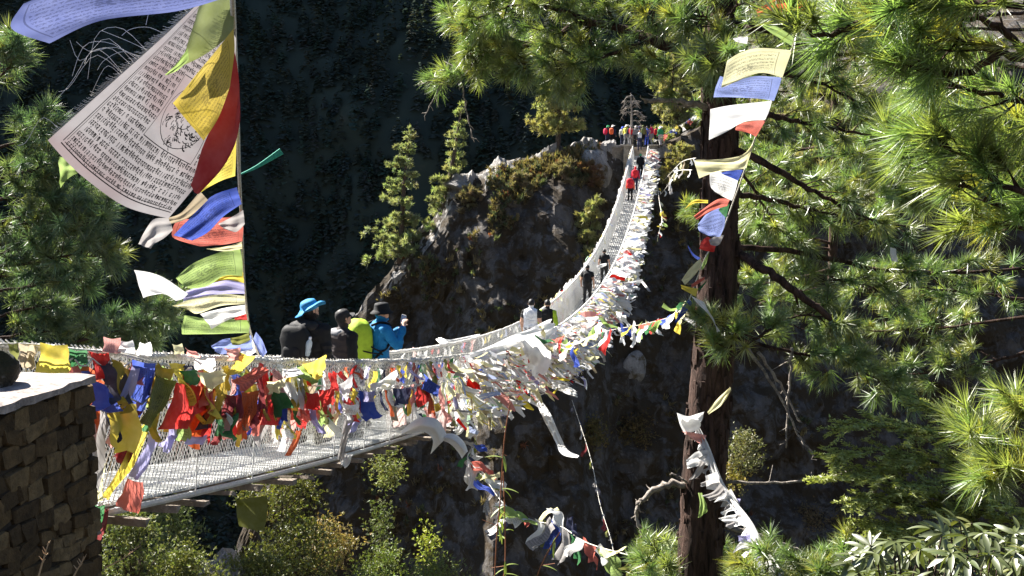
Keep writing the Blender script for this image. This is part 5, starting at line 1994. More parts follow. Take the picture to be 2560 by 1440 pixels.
# ------------------------------------------------------------------ scarves and minor strings
def ribbon(name, label, pts, wid, col, seed, cat='scarf', fold=.35, parent=None):
    rng = random.Random(seed)
    n = len(pts) * 7
    path = catmull(pts, n)
    V, F, uv = [], [], []
    k = 6
    ph = rng.uniform(0, 6)
    side = None
    for i, p in enumerate(path):
        t = (path[min(i + 1, n)] - path[max(i - 1, 0)]).normalized()
        view = p.normalized()
        s = t.cross(view)
        s = s.normalized() if s.length > 1e-4 else t.orthogonal().normalized()
        if side is not None and s.dot(side) < 0:
            s = -s
        side = s
        up = s.cross(t)
        w = lerpl(wid, i / n)
        tw = .6 * math.sin(i / n * 5 + ph)
        for j in range(k + 1):
            f = j / k - .5
            z = fold * w * .5 * math.sin(j * 2.2 + i * .25 + ph)
            V.append(p + s * (f * w * math.cos(tw)) + up * (z + f * w * math.sin(tw)))
            uv.append((j / k, i / n))
    for i in range(n):
        for j in range(k):
            F.append((i * (k + 1) + j, i * (k + 1) + j + 1, (i + 1) * (k + 1) + j + 1, (i + 1) * (k + 1) + j))
    o = newobj(name, mesh(name, V, F, M['c_' + col], True, uv=uv), parent)
    if label:
        tag(o, label, cat)
    return o


def OB(off, *pts):
    return [onbridge(x, y, off) for x, y in pts]


sc1 = thing('offering_scarf', 'billowing big white scarf caught on the deck edge', 'scarf', onbridge(1060, 1080, .85))
_sd = onbridge(1060, 1080, .85).y
flag_px(sc1, [[(1000, 1080, _sd), (1045, 1046, _sd), (1092, 1048, _sd), (1120, 1092, _sd + .1)], [(1008, 1084, _sd - .12), (1050, 1066, _sd - .25), (1085, 1075, _sd - .22), (1102, 1108, _sd - .1)], [(1018, 1086, _sd), (1060, 1080, _sd + .15), (1082, 1100, _sd + .2), (1076, 1136, _sd + .1)]], 'white', amp=.022, fu=.8, fv=.9, printed=False)[0].name = 'front_fold'
flag_px(sc1, [[(1098, 1086, _sd + .2), (1135, 1084, _sd + .2), (1160, 1105, _sd + .2), (1170, 1128, _sd + .1)], [(1097, 1092, _sd), (1130, 1097, _sd - .1), (1152, 1118, _sd - .1), (1162, 1137, _sd)], [(1096, 1098, _sd + .1), (1125, 1110, _sd + .1), (1145, 1130, _sd + .15), (1155, 1146, _sd + .1)]], 'white', amp=.016, fu=.8, fv=.9, printed=False)[0].name = 'trailing_end'
ribbon('offering_scarf', 'long thin white scarf trailing below the flag mass', OB(1.1, (1345, 1000), (1372, 1050), (1396, 1100), (1412, 1130), (1445, 1142)), [.10, .22, .2, .18, .1], 'white', 2)
ribbon('offering_scarf', 'white scarf draped down from the deck beside the billowing one', OB(.8, (1140, 985), (1152, 1030), (1150, 1070), (1138, 1082)), [.12, .2, .16, .08], 'white', 3)
ribbon('offering_scarf', 'bright white scarf wound along the cable towards the white-shirted hiker', OB(.80, (1185, 893), (1240, 880), (1300, 858), (1345, 838), (1385, 812)), [.16, .3, .45, .5, .3], 'white', 4)
ribbon('offering_scarf', 'broad white scarf hanging off the cable in front of the white-shirted hiker', OB(1.05, (1322, 848), (1334, 875), (1334, 905), (1326, 930)), [.4, .7, .7, .4], 'white', 5)
ribbon('offering_scarf', 'white scarf tied on the left cable beyond the blue jacket', OB(-.66, (1095, 846), (1115, 856), (1150, 850), (1200, 838)), [.12, .14, .1, .06], 'white', 6)
ribbon('offering_scarf', 'white streamer flying right from the steep far cable', OB(.9, (1560, 612), (1590, 622), (1615, 632), (1640, 648)), [.2, .24, .2, .1], 'white', 7)
ribbon('offering_scarf', 'yellowish white streamer flying right above the middle flags', OB(.9, (1545, 668), (1570, 662), (1600, 660), (1612, 655)), [.2, .24, .2, .15], 'cream', 8)
ribbon('offering_scarf', 'limp grey-white scarf drooping right of the middle flags', OB(1.1, (1602, 700), (1625, 730), (1640, 752), (1645, 768)), [.12, .2, .22, .12], 'white', 9)
ribbon('offering_scarf', 'white streamer sticking out below the middle flags', OB(1.2, (1420, 900), (1445, 905), (1470, 915), (1482, 918)), [.2, .22, .2, .1], 'white', 10)
ribbon('offering_scarf', 'rolled white scarf pointing right at the bottom of the flag mass', OB(1.2, (1380, 962), (1405, 970), (1425, 978), (1442, 986)), [.14, .2, .2, .16], 'white', 11)
ribbon('offering_scarf', 'white rag knotted under the deck timbers', OB(.78, (866, 1135), (864, 1150), (858, 1165)), [.14, .12, .05], 'white', 12)
ribbon('offering_scarf', 'narrow grey scarf hanging down to the deck timbers', OB(.74, (884, 1010), (870, 1060), (858, 1110), (852, 1150)), [.10, .09, .08, .06], 'grey', 13)


def loose_string(label, pts, n, size, pal, seed, hang=(0, 0, -1), r=.006, spread=.5, cordmat='cord'):
    rng = random.Random(seed)
    S = thing('prayer_flag_string', label, 'prayer flags', pts[0])
    path = catmull(pts, 50)
    m = MB()
    m.tube(path, r, 5)
    m.build('cord', M[cordmat], S, True)
    for i in range(n):
        f = (i + rng.uniform(.2, .8)) / n
        p = lerpl(path, f)
        t = (lerpl(path, min(1, f + .02)) - lerpl(path, max(0, f - .02))).normalized()
        hg = Vector(hang) + Vector((rng.gauss(0, spread), rng.gauss(0, spread), rng.gauss(0, spread)))
        s = (lerpl(size, f) if isinstance(size, list) else size) * rng.uniform(.7, 1.25)
        pool_flag(S, p, t, hg, s * rng.uniform(.6, 1), s * rng.uniform(.8, 1.3), pal[i % len(pal)] if len(pal) < 14 else rng.choice(pal), rng, .2)
    return S


loose_string('string of bunched flags from the pine trunk across to the flag mass', [P(1725, 748, 9.6), P(1680, 790, 11), P(1600, 812, 13.5), P(1510, 830, 17), P(1420, 862, 21), onbridge(1350, 845, .66)], 46, [.14, .2, .24, .3, .36, .4],
             ['white', 'green', 'coral', 'white', 'cream', 'lime', 'white', 'yellow', 'white', 'blue', 'white', 'lime', 'red'], 31, (-.3, 0, -.5), .005)
loose_string('drooping string of small flags from the deck down into the ravine', [onbridge(1200, 1010, .8), P(1188, 1110, 16), P(1170, 1145, 15), P(1215, 1200, 14.5), P(1262, 1262, 13.5), P(1330, 1300, 12.5), P(1400, 1315, 11.8), P(1470, 1358, 11), P(1600, 1395, 10)], 44,
             [.3, .3, .3, .32, .32, .36, .4, .36, .3], ['white', 'lime', 'cream', 'white', 'olive', 'grey', 'blue', 'white', 'grey', 'green', 'navy', 'white', 'coral'], 32, (-.1, 0, -.6), .006)
loose_string('faint thin string of dull flags hanging in front of the dark cliff', [onbridge(1430, 1000, 1.1), P(1475, 1140, 22), P(1500, 1260, 20), P(1530, 1360, 18), P(1545, 1470, 17)], 16, .2, ['slate', 'navy', 'grey', 'dred', 'olive', 'grey'], 33, (0, 0, -1), .006, .3)
WS = thing('prayer_flag_string', 'string of torn white flags tied round the trunk and running down to the right', 'prayer flags', P(1745, 1075, 9.5))
_wp = PX((1738, 1060, 9.5), (1765, 1120, 9.35), (1790, 1190, 9.15), (1815, 1235, 9.0), (1845, 1275, 8.8), (1872, 1315, 8.6), (1902, 1375, 8.3), (1930, 1410, 8.1), (1975, 1470, 7.8))
ribbon('twisted_band', None, _wp, [.04, .07, .09, .08, .07, .09, .10, .09, .10], 'white', 61, fold=.7, parent=WS)
_rw = random.Random(62)
for k_ in range(26):
    _f = (k_ + _rw.random()) / 26
    pool_flag(WS, lerpl(_wp, _f), (lerpl(_wp, min(1, _f + .03)) - lerpl(_wp, max(0, _f - .03))).normalized(), Vector((-.7 + _rw.gauss(0, .4), _rw.gauss(0, .3), -.7)), _rw.uniform(.06, .12), _rw.uniform(.08, .17), _rw.choice(['white', 'white', 'white', 'grey', 'lav']), _rw, 0)
for k_, (c_, dd_, col_) in enumerate([([[(1745, 1046), (1715, 1040), (1692, 1032)], [(1752, 1060), (1725, 1064), (1704, 1060)], [(1748, 1072), (1730, 1080), (1712, 1086)]], 9.42, 'white'),
        ([[(1766, 1088), (1735, 1082), (1705, 1078)], [(1762, 1110), (1748, 1108), (1732, 1098)]], 9.4, 'pink'), ([[(1770, 1124), (1742, 1130), (1716, 1150)], [(1786, 1168), (1755, 1162), (1718, 1172)]], 9.3, 'white'),
        ([[(1790, 1180), (1775, 1186), (1764, 1190)], [(1822, 1228), (1795, 1226), (1766, 1222)]], 9.1, 'white'), ([[(1828, 1222), (1800, 1240), (1784, 1256)], [(1850, 1264), (1826, 1254), (1800, 1252)]], 8.95, 'white'),
        ([[(1858, 1282), (1826, 1288), (1796, 1296)], [(1870, 1308), (1840, 1304), (1812, 1306)]], 8.75, 'white'), ([[(1872, 1338), (1850, 1356), (1830, 1384)], [(1902, 1384), (1875, 1372), (1848, 1374)]], 8.5, 'white'),
        ([[(1888, 1385), (1892, 1405), (1896, 1424)], [(1936, 1396), (1926, 1416), (1914, 1436)]], 8.2, 'lav'), ([[(1752, 1150), (1738, 1180), (1722, 1200)], [(1764, 1158), (1752, 1184), (1740, 1196)]], 9.25, 'grey'),
        ([[(1800, 1205), (1784, 1228), (1752, 1240)], [(1812, 1222), (1796, 1238), (1776, 1246)]], 9.0, 'grey')]):
    flag_px(WS, c_, col_, d=dd_, amp=.05, printed=False, nu=10, nv=10)
loose_string('upper thin string tied from the far gate to the right bank', [onbridge(1640, 470, .7), P(1670, 440, 76), P(1705, 405, 74), P(1740, 395, 60)], 10, .5, ['white', 'white', 'cream', 'beige'], 35, (0, 0, -1), .03)
loose_string('lower thin string of white flags from the far gate to the right bank', [onbridge(1636, 500, .7), P(1665, 470, 74), P(1690, 430, 72), P(1730, 425, 60)], 9, .55, ['white', 'cream', 'white', 'grey'], 36, (0, 0, -1), .03)
loose_string('slack string of pale flags hanging beside the steep far stretch', [onbridge(1640, 430, .8), P(1648, 500, 70), P(1655, 545, 66), P(1645, 590, 62)], 22, .42, ['cream', 'white', 'lime', 'white', 'yellow', 'white', 'red'], 37, (.3, 0, -.8), .02)
loose_string('little bright string climbing the bank above the right gate pillar', [P(1640, 352, 85), P(1680, 325, 86), P(1715, 305, 86), P(1745, 282, 86)], 12, .45, ['white', 'cream', 'coral', 'blue', 'white', 'yellow'], 38, (0, 0, -1), .02)
SR = thing('tree_rag', 'pale cloth strip tied on the trunk and pointing up to the right', 'rag', P(1770, 1030, 9.5))
flag_px(SR, [[(1768, 1030), (1795, 995), (1826, 968)], [(1772, 1036), (1805, 1012), (1828, 975)]], 'cream', d=9.5, amp=.05, printed=False)
SR = thing('tree_rag', 'bunched white rag knotted round the trunk above the white string', 'rag', P(1718, 1060, 9.5))
flag_px(SR, [[(1692, 1032), (1722, 1040), (1760, 1028)], [(1700, 1062), (1730, 1062), (1755, 1050)], [(1710, 1082), (1730, 1078), (1745, 1062)]], 'white', d=9.45, amp=.08, printed=False)
SR = thing('tree_rag', 'green cloth strips dangling on the trunk left of the white string', 'rag', P(1745, 1260, 9.5))
flag_px(SR, [[(1745, 1232), (1750, 1262), (1745, 1295)], [(1755, 1232), (1766, 1262), (1768, 1280)]], 'lime', d=9.5, amp=.08, printed=False)
SR = thing('prayer_flag', 'pale green flag caught in pine branches above the yellow one', 'prayer flags', P(1930, 95, 7))
flag_px(SR, [[(1985, 118), (1940, 90), (1900, 62)], [(1990, 100), (1950, 70), (1915, 60)]], 'lime', d=7.2, amp=.04, printed=False)
flag_px(SR, [[(1870, 92), (1850, 92), (1832, 96)], [(1868, 110), (1848, 106), (1836, 102)]], 'white', d=7.2, amp=.04, printed=False)
SR = thing('prayer_flag', 'orange flag half hidden in needles at the top edge', 'prayer flags', P(1960, 20, 7.6))
flag_px(SR, [[(2030, -10), (1960, -10), (1890, 25)], [(2020, 25), (1960, 30), (1895, 40)]], 'orange', d=7.8, amp=.04, printed=False)
SR = thing('prayer_flag', 'pale blue flag hanging from the needles at the top edge', 'prayer flags', P(2070, 5, 6))
flag_px(SR, [[(2060, -20), (2060, 5), (2060, 32)], [(2090, -20), (2088, 5), (2080, 28)]], 'sky', d=6.2, amp=.05, printed=False)
SR = thing('prayer_flag', 'small white scrap hanging in the middle of the right foliage', 'prayer flags', P(2235, 630, 12))
flag_px(SR, [[(2225, 618), (2226, 640), (2228, 652)], [(2240, 622), (2242, 640), (2244, 655)]], 'white', d=9.6, amp=.05, printed=False)
SR = thing('hanging_cloth', 'dull olive cloth hanging between shrubs under the deck', 'cloth', P(625, 1290, 9.6))
flag_px(SR, [[(590, 1250), (592, 1285), (598, 1315)], [(630, 1244), (634, 1285), (632, 1325)], [(668, 1240), (668, 1280), (660, 1328)]], 'olive', d=9.8, amp=.02, printed=False)
# ------------------------------------------------------------------ people
def fabric(name, col, rough=.75, spec=.25):
    return simple('fabric_' + name, col, rough, .18, 14, .35, 90, spec=spec, bdist=.006)


FB = {k: fabric(k, c) for k, c in {'black': (.006, .006, .007), 'charcoal': (.02, .019, .02), 'brown': (.035, .027, .027), 'cyan': (.008, .15, .36), 'lightblue': (.02, .19, .40), 'white': (.62, .63, .66), 'greyblue': (.30, .33, .40),
                                   'red': (.55, .02, .03), 'crimson': (.45, .02, .07), 'orange': (.75, .13, .04), 'navy': (.02, .025, .06), 'blue': (.03, .07, .40), 'green': (.03, .30, .12), 'olive': (.16, .18, .06), 'lime': (.31, .45, .03),
                                   'grey': (.22, .22, .23), 'pale': (.6, .58, .55), 'yellow': (.70, .62, .08), 'tan': (.40, .30, .20), 'purple': (.2, .1, .25)}.items()}
SKIN = simple('skin', (.50, .29, .20), .55, .08, 20, 0, spec=.4)
HAIR = simple('black_hair', (.012, .010, .009), .5, .3, 60, .4, 200)
EYEW = simple('eye_white', (.7, .7, .7), .3, 0, 5, 0)
SHOE = fabric('shoe', (.03, .028, .026))


def capsule(mb, a, b, ra, rb, n=10, sq=None, fwd=None):
    a, b = Vector(a), Vector(b)
    ax = (b - a)
    L = ax.length
    ax = ax.normalized() if L > 1e-6 else Vector((0, 0, 1))
    prof = [(.001, -ra)] + [(ra * math.sin(t), -ra * math.cos(t)) for t in (.5, 1.05)] + [(ra, 0), ((ra + rb) / 2, L / 2), (rb, L)] + [(rb * math.sin(t), L + rb * math.cos(t)) for t in (1.05, .5)] + [(.001, L + rb)]
    mb.lathe(prof, a, ax, n, 0, sq or (1, 1), fwd)


def remesh(name, mb, voxel, smooth=3):
    me = mesh(name + '_src', mb.v, mb.f, SKIN)
    o = bpy.data.objects.new(name + '_src', me)
    COL.objects.link(o)
    r = o.modifiers.new('r', 'REMESH')
    r.mode = 'VOXEL'
    r.voxel_size = voxel
    s = o.modifiers.new('s', 'SMOOTH')
    s.iterations = smooth
    s.factor = .5
    dg = bpy.context.evaluated_depsgraph_get()
    out = bpy.data.meshes.new_from_object(o.evaluated_get(dg))
    bpy.data.objects.remove(o)
    out.name = name
    return out


def place_m(loc, yaw, sc):
    return Matrix.Translation(loc) @ Matrix.Rotation(yaw, 4, 'Z') @ Matrix.Scale(sc, 4)


def person(label, loc, yaw, height=1.7, top='black', legs='charcoal', stride=.12, arms=None, head_yaw=0., head_pitch=0., voxel=.016, bulk=1.0, hat=None, hatcol='black', lean=.04, hair=True, sleeves=True, gloves=False, shoes=True, sleevecol=None, fingers=False, group=None):
    """loc = feet; yaw 0 faces +Y; local units metres for a 1.72 m figure"""
    rng = random.Random(hash(label) & 0xffff if False else sum(map(ord, label)))
    mb = MB()
    seg = []

    def bone(a, b, ra, rb, reg, sq=None, fwd=None):
        capsule(mb, a, b, ra, rb, 12, sq, fwd)
        seg.append((Vector(a), Vector(b), ra, rb, reg))
    F_ = Vector((0, 1, 0))
    lx = lambda z: lean * max(0, z - .9) * 1.6
    ch = Vector((0, lx(1.28), 1.28))
    pel = Vector((0, 0, .96))
    bw = bulk
    # torso: stacked ellipses
    prof = [(.001, -.10), (.12, -.09), (.168, -.02), (.160, .08), (.152, .16), (.165, .26), (.182, .35), (.176, .42), (.13, .475), (.062, .50), (.001, .51)]
    ax = (ch - pel).normalized()
    mb.lathe([(r * (bw if r > .01 else 1), h) for r, h in prof], pel, ax, 18, 0, (.66, 1.0), F_)
    seg.append((pel - Vector((0, 0, .02)), pel + ax * .04, .15, .15, 'legs'))
    seg.append((pel + ax * .1, pel + ax * .42, .15 * bw, .16 * bw, 'top'))
    neck = pel + ax * .48
    hd = neck + Vector((0, .015 + lean * .1, .155))
    bone(neck - ax * .02, hd - Vector((0, 0, .06)), .058, .052, 'skin')
    # head
    hm = Matrix.Translation(hd) @ Matrix.Rotation(-head_yaw, 4, 'Z') @ Matrix.Rotation(-head_pitch, 4, 'X')
    H = lambda x, y, z: hm @ Vector((x, y, z))
    up = (hm.to_3x3() @ Vector((0, 0, 1)))
    fw = (hm.to_3x3() @ Vector((0, 1, 0)))
    mb.lathe([(.001, -.108), (.045, -.10), (.068, -.06), (.078, 0), (.078, .045), (.062, .088), (.03, .11), (.001, .115)], hd, up, 18, 0, (1.18, 1.0), fw)
    seg.append((H(0, .02, -.07), H(0, 0, .06), .08, .085, 'skin'))
    bone(H(0, .055, -.085), H(0, .06, -.06), .034, .04, 'skin')
    bone(H(0, .085, .01), H(0, .104, -.022), .009, .014, 'skin')
    for s in (-1, 1):
        bone(H(s * .078, -.005, -.025), H(s * .082, -.01, .018), .013, .016, 'skin')
    # legs
    for s in (-1, 1):
        st = stride * s
        hip = Vector((s * .092, 0, .90))
        knee = Vector((s * .1, .05 + st * .9, .49))
        ank = Vector((s * .1, st * 1.5 - .04, .09 + (0.03 if st < -.05 else 0)))
        bone(hip, knee, .098 * (.9 + .1 * bw), .062, 'legs')
        bone(knee, ank, .062, .045, 'legs')
        bone(ank + Vector((0, -.015, -.035)), ank + Vector((s * .015, .15, -.052)), .042, .036, 'shoe')
    # arms
    arms = arms or {}
    hands = {}
    for s, k in ((-1, 'L'), (1, 'R')):
        sh = pel + ax * .415 + Vector((s * .178 * (.6 + .4 * bw), 0, 0))
        el, wr = arms.get(k, (Vector((s * .07, -.04 - .12 * s * stride, -.27)), Vector((s * .08, .08 - .4 * s * stride, -.50))))
        el, wr = sh + Vector(el), sh + Vector(wr)
        reg = 'sleeve' if sleeves else 'skin'
        bone(sh, sh.lerp(el, .5), .062 * bw ** .5, .055, 'sleeve')
        bone(sh.lerp(el, .5), el, .053, .046, reg)
        bone(el, wr, .046, .034, reg)
        d = (wr - el).normalized()
        hands[k] = (wr, d)
        sd = d.cross(Vector((0, 0, 1)))
        sd = sd.normalized() if sd.length > .1 else Vector((1, 0, 0))
        nn = sd.cross(d)
        hreg = 'glove' if gloves else 'skin'
        pm = wr + d * .05
        bone(wr, pm + d * .03, .026, .032, hreg, (1, .55), sd)
        cur = arms.get(k + '_curl', .5)
        for i in range(4):
            o = (i - 1.5) * .0215
            b0 = pm + d * .035 + sd * o
            b1 = b0 + d * (.035 + .006 * (1 - abs(i - 1.3))) - nn * .012 * cur
            b2 = b1 + d * .026 * (1 - cur * .6) - nn * .03 * cur
            bone(b0, b1, .0098, .009, hreg)
            bone(b1, b2, .009, .0075, hreg)
        t0 = wr + d * .025 + sd * s * -.028
        bone(t0, t0 + d * .045 + sd * s * -.022 - nn * .015 * cur, .0115, .009, hreg)
    me = remesh('body', mb, voxel, 3 if voxel > .012 else 2)
    nv = len(me.vertices)
    co = np.zeros(nv * 3)
    me.vertices.foreach_get('co', co)
    co = co.reshape(-1, 3)
    np_ = len(me.polygons)
    ce = np.zeros(np_ * 3)
    me.polygons.foreach_get('center', ce)
    ce = ce.reshape(-1, 3)
    best = np.full(np_, 1e9)
    reg = np.zeros(np_, dtype=np.int32)
    names = ['skin', 'top', 'legs', 'shoe', 'sleeve', 'glove']
    for a, b, ra, rb, rname in seg:
        a_, b_ = np.array(a), np.array(b)
        ab = b_ - a_
        t = np.clip(((ce - a_) @ ab) / max(ab @ ab, 1e-9), 0, 1)
        dd = np.linalg.norm(ce - (a_ + t[:, None] * ab), axis=1) - (ra + (rb - ra) * t)
        mk = dd < best
        best[mk] = dd[mk]
        reg[mk] = names.index(rname)
    me.materials.clear()
    for m in (SKIN, FB[top], FB[legs], SHOE, FB[sleevecol or top], FB['black']):
        me.materials.append(m)
    me.polygons.foreach_set('material_index', reg)
    me.polygons.foreach_set('use_smooth', [True] * np_)
    # folds in the clothing
    vr = np.zeros(nv)
    lv = np.zeros(len(me.loops), dtype=np.int32)
    me.loops.foreach_get('vertex_index', lv)
    lt = np.zeros(np_, dtype=np.int32)
    me.polygons.foreach_get('loop_total', lt)
    pr = np.repeat(reg, lt)
    vr[lv] = (pr != 0) & (pr != 5)
    nrm = np.zeros(nv * 3)
    me.vertices.foreach_get('normal', nrm)
    nrm = nrm.reshape(-1, 3)
    sd_ = rng.uniform(0, 50)
    fold = ridged(co * np.array([7, 7, 12]) + sd_, 2) * .013 + .006
    co = co + nrm * (fold * vr)[:, None]
    me.vertices.foreach_set('co', co.ravel())
    me.update()
    root = thing('person', label, 'person', loc, group)
    mm = place_m(loc, -yaw, height / 1.72)
    root.matrix_basis = mm
    def put(name, mesh_, mat=None, parent=root):
        o = bpy.data.objects.new(name, mesh_)
        COL.objects.link(o)
        o.parent = parent
        return o
    put('body', me)
    if hair:
        h = MB()
        n, k = 18, 9
        rows = []
        for i in range(k + 1):
            th = i / k * (1.95)
            row = []
            for j in range(n):
                an = 2 * math.pi * j / n
                back = -math.cos(an)
                t2 = th * (1.0 if back > -.2 else .62)
                r = 1.07 + .02 * rng.random()
                row.append(H(.08 * r * math.sin(t2) * math.sin(an), -.006 + .096 * r * math.sin(t2) * math.cos(an), .015 + .105 * r * math.cos(t2)))
            rows.append(row)
        for row in rows:
            h.v += row
        for i in range(k):
            for j in range(n):
                h.f.append((i * n + j, i * n + (j + 1) % n, (i + 1) * n + (j + 1) % n, (i + 1) * n + j))
                h.m.append(0)
        put('hair', mesh('hair', h.v, h.f, HAIR, True))
    if voxel < .02:
        for s in (-1, 1):
            e = MB()
            c = H(s * .032, .083, .008)
            e.lathe([(.001, -.011), (.008, -.008), (.011, 0), (.008, .008), (.001, .011)], c, up, 10)
            put('eye', mesh('eye', e.v, e.f, EYEW, True))
    if hat:
        hb = MB()
        if hat == 'brim':
            prof = [(.001, .128), (.045, .126), (.078, .112), (.092, .08), (.098, .035), (.103, .028), (.135, .008), (.172, -.012), (.174, -.017), (.135, .001), (.099, .02)]
        elif hat == 'bucket':
            prof = [(.001, .124), (.05, .122), (.08, .112), (.09, .09), (.098, .03), (.104, .024), (.142, -.012), (.143, -.018), (.10, .014)]
        elif hat == 'beanie':
            prof = [(.001, .135), (.05, .125), (.08, .10), (.093, .05), (.094, .0), (.097, -.005), (.098, -.03), (.093, -.03)]
        else:
            prof = [(.001, .122), (.045, .118), (.075, .10), (.089, .06), (.092, .02), (.091, .012)]
        hb.lathe(prof, hd - fw * .004, (up - fw * (.0 if hat != 'brim' else .12)).normalized(), 28, 0, (1.12, 1.0), fw)
        if hat == 'brim':
            for i, v in enumerate(hb.v):
                r = (v - hd) - up * (v - hd).dot(up)
                if r.length > .12:
                    sx = r.dot(hm.to_3x3() @ Vector((1, 0, 0)))
                    hb.v[i] = v + up * (max(0, sx) * .42 - max(0, -sx) * .25 + .006 * math.sin(i * .7)) + up * (.03 if sx > .1 else 0)
        if hat == 'cap':
            b = len(hb.v)
            for i in range(9):
                a = (i / 8 - .5) * 2.2
                for r in (.086, .165 - .02 * abs(a)):
                    hb.v.append(H(math.sin(a) * r * .95, math.cos(a) * r * 1.05, .022 - (.012 if r > .1 else 0)))
            for i in range(8):
                hb.f.append((b + 2 * i, b + 2 * i + 1, b + 2 * i + 3, b + 2 * i + 2))
                hb.m.append(0)
        hme = mesh('hat', hb.v, hb.f, FB[hatcol], True)
        put('hat', hme)
    R_ = {'root': root, 'M': mm, 'hands': hands, 'neck': neck, 'pel': pel, 'ax': ax, 'sh': pel + ax * .415, 'head': hd, 'hm': hm}
    return R_


def superq(c, size, e=.55, nu=22, nv=14, taper=0, noise_=0., seed=1, bulge=0):
    V, F = [], []
    pw = lambda x: math.copysign(abs(x) ** e, x)
    for i in range(nv + 1):
        t = -math.pi / 2 + math.pi * i / nv
        for j in range(nu):
            p = 2 * math.pi * j / nu
            x, y, z = pw(math.cos(t)) * pw(math.cos(p)), pw(math.cos(t)) * pw(math.sin(p)), pw(math.sin(t))
            k = 1 + taper * z
            V.append(Vector((c[0] + x * size[0] * k, c[1] + y * size[1] * k, c[2] + z * size[2])))
    for i in range(nv):
        for j in range(nu):
            F.append((i * nu + j, i * nu + (j + 1) % nu, (i + 1) * nu + (j + 1) % nu, (i + 1) * nu + j))
    if noise_:
        A = np.array([v[:] for v in V])
        n = ridged(A * 9 + seed, 2) * noise_
        cc = np.array(c)
        dr = (A - cc)
        dr /= np.linalg.norm(dr, axis=1, keepdims=True) + 1e-9
        V = [Vector(a) for a in A + dr * n[:, None]]
    return V, F


def backpack(label, R_, col, size=(.17, .12, .27), strap='black', drop=0.0, noise_=.01, belt=False, detail=True):
    root = thing('backpack', label, 'backpack', (0, 0, 0))
    root.matrix_basis = R_['M'].copy()
    root.location = R_['M'].translation
    c = R_['pel'] + R_['ax'] * .24 + Vector((0, -.13 - size[1], .0 + drop))
    def put(name, me, parent=root):
        o = bpy.data.objects.new(name, me)
        COL.objects.link(o)
        o.parent = parent
        return o
    V, F = superq(c, size, .62, 24, 16, .03, noise_, len(label))
    put('bag', mesh('bag', V, F, FB[col], True))
    if detail:
        V, F = superq(c + Vector((0, -size[1] * .72, -size[2] * .3)), (size[0] * .72, size[1] * .5, size[2] * .42), .6, 18, 10, 0, noise_ * .6, 4)
        put('front_pocket', mesh('front_pocket', V, F, FB[col], True))
        for s in (-1, 1):
            m = MB()
            sh = R_['sh'] + Vector((s * .10, 0, .06))
            m.tube(catmull([c + Vector((s * .09, size[1] * .9, size[2] * .75)), sh + Vector((0, -.02, .03)), sh + Vector((s * .01, .10, -.02)), sh + Vector((s * .05, .10, -.2)), c + Vector((s * size[0], size[1], -size[2] * .6))], 16), .017, 6)
            put('strap', mesh('strap', m.v, m.f, FB[strap], True))
        if belt:
            m = MB()
            m.tube(catmull([c + Vector((size[0] * .8, size[1] * .2, .02)), c + Vector((size[0] * 1.1, size[1] + .08, -.1)), c + Vector((size[0] * 1.05, size[1] + .2, -.02))], 10), .011, 6)
            m.tube(catmull([c + Vector((size[0] * .5, -size[1] * .9, .02)), c + Vector((size[0] * 1.02, 0, -.08)), c + Vector((size[0] * 1.12, size[1] + .1, -.14))], 10), .010, 6)
            put('compression_strap', mesh('compression_strap', m.v, m.f, FB['black'], True))
    return root, c


def on_deck(x, y, off=None):
    """standing point on the deck under photo pixel column x for a person whose feet show near pixel y"""
    d = 4.24 / (0.175 - (x - CX) / FPX) if off is None else None
    return d


YB = math.atan(.175)


def deckpt(d, off=0.0):
    return BP(d, off, .02)


# --- three hikers close by
A1 = person('hiker in a black hooded jacket and wide-brimmed bright blue sun hat', deckpt(11.3, -.03), YB + .25, 1.66, 'black', 'charcoal', .06, voxel=.013, hat='brim', hatcol='lightblue', bulk=1.32, lean=.06, head_pitch=-.18, head_yaw=.35)
bp, c = backpack('black backpack worn by the hiker in the blue sun hat', A1, 'black', (.17, .11, .25), noise_=.016)
# hood lying on the shoulders
V, F = superq(A1['neck'] + Vector((0, -.10, -.02)), (.15, .09, .06), .8, 20, 10, 0, .022, 7)
o = bpy.data.objects.new('hood', mesh('hood', V, F, FB['charcoal'], True))
COL.objects.link(o)
o.parent = A1['root']
bt = MB()
bt.lathe([(.001, -.11), (.034, -.108), (.036, -.05), (.032, -.02), (.036, .01), (.036, .05), (.016, .085), (.014, .092)], (0, 0, 0), Vector((0, 0, 1)), 16)
glassm, nt_, out_ = nmat('clear_bottle')
b_ = nd(nt_, 'ShaderNodeBsdfPrincipled')
b_.inputs['Base Color'].default_value = (.62, .74, .85, 1)
b_.inputs['Roughness'].default_value = .15
b_.inputs['Transmission Weight'].default_value = .55
nt_.links.new(b_.outputs[0], out_.inputs[0])
wbot = thing('water_bottle', 'pale clear water bottle in the side of the black backpack', 'bottle', (0, 0, 0))
wbot.matrix_basis = A1['M'] @ Matrix.Translation(c + Vector((.19, -.03, .03))) @ Matrix.Rotation(.25, 4, 'Y')
for nm, me in (('bottle_body', mesh('bottle_body', bt.v, bt.f, glassm, True)),):
    o = bpy.data.objects.new(nm, me)
    COL.objects.link(o)
    o.parent = wbot
ct = MB()
ct.lathe([(.016, .09), (.017, .092), (.017, .112), (.001, .114)], (0, 0, 0), Vector((0, 0, 1)), 12)
o = bpy.data.objects.new('bottle_cap', mesh('bottle_cap', ct.v, ct.f, FB['white'], True))
COL.objects.link(o)
o.parent = wbot

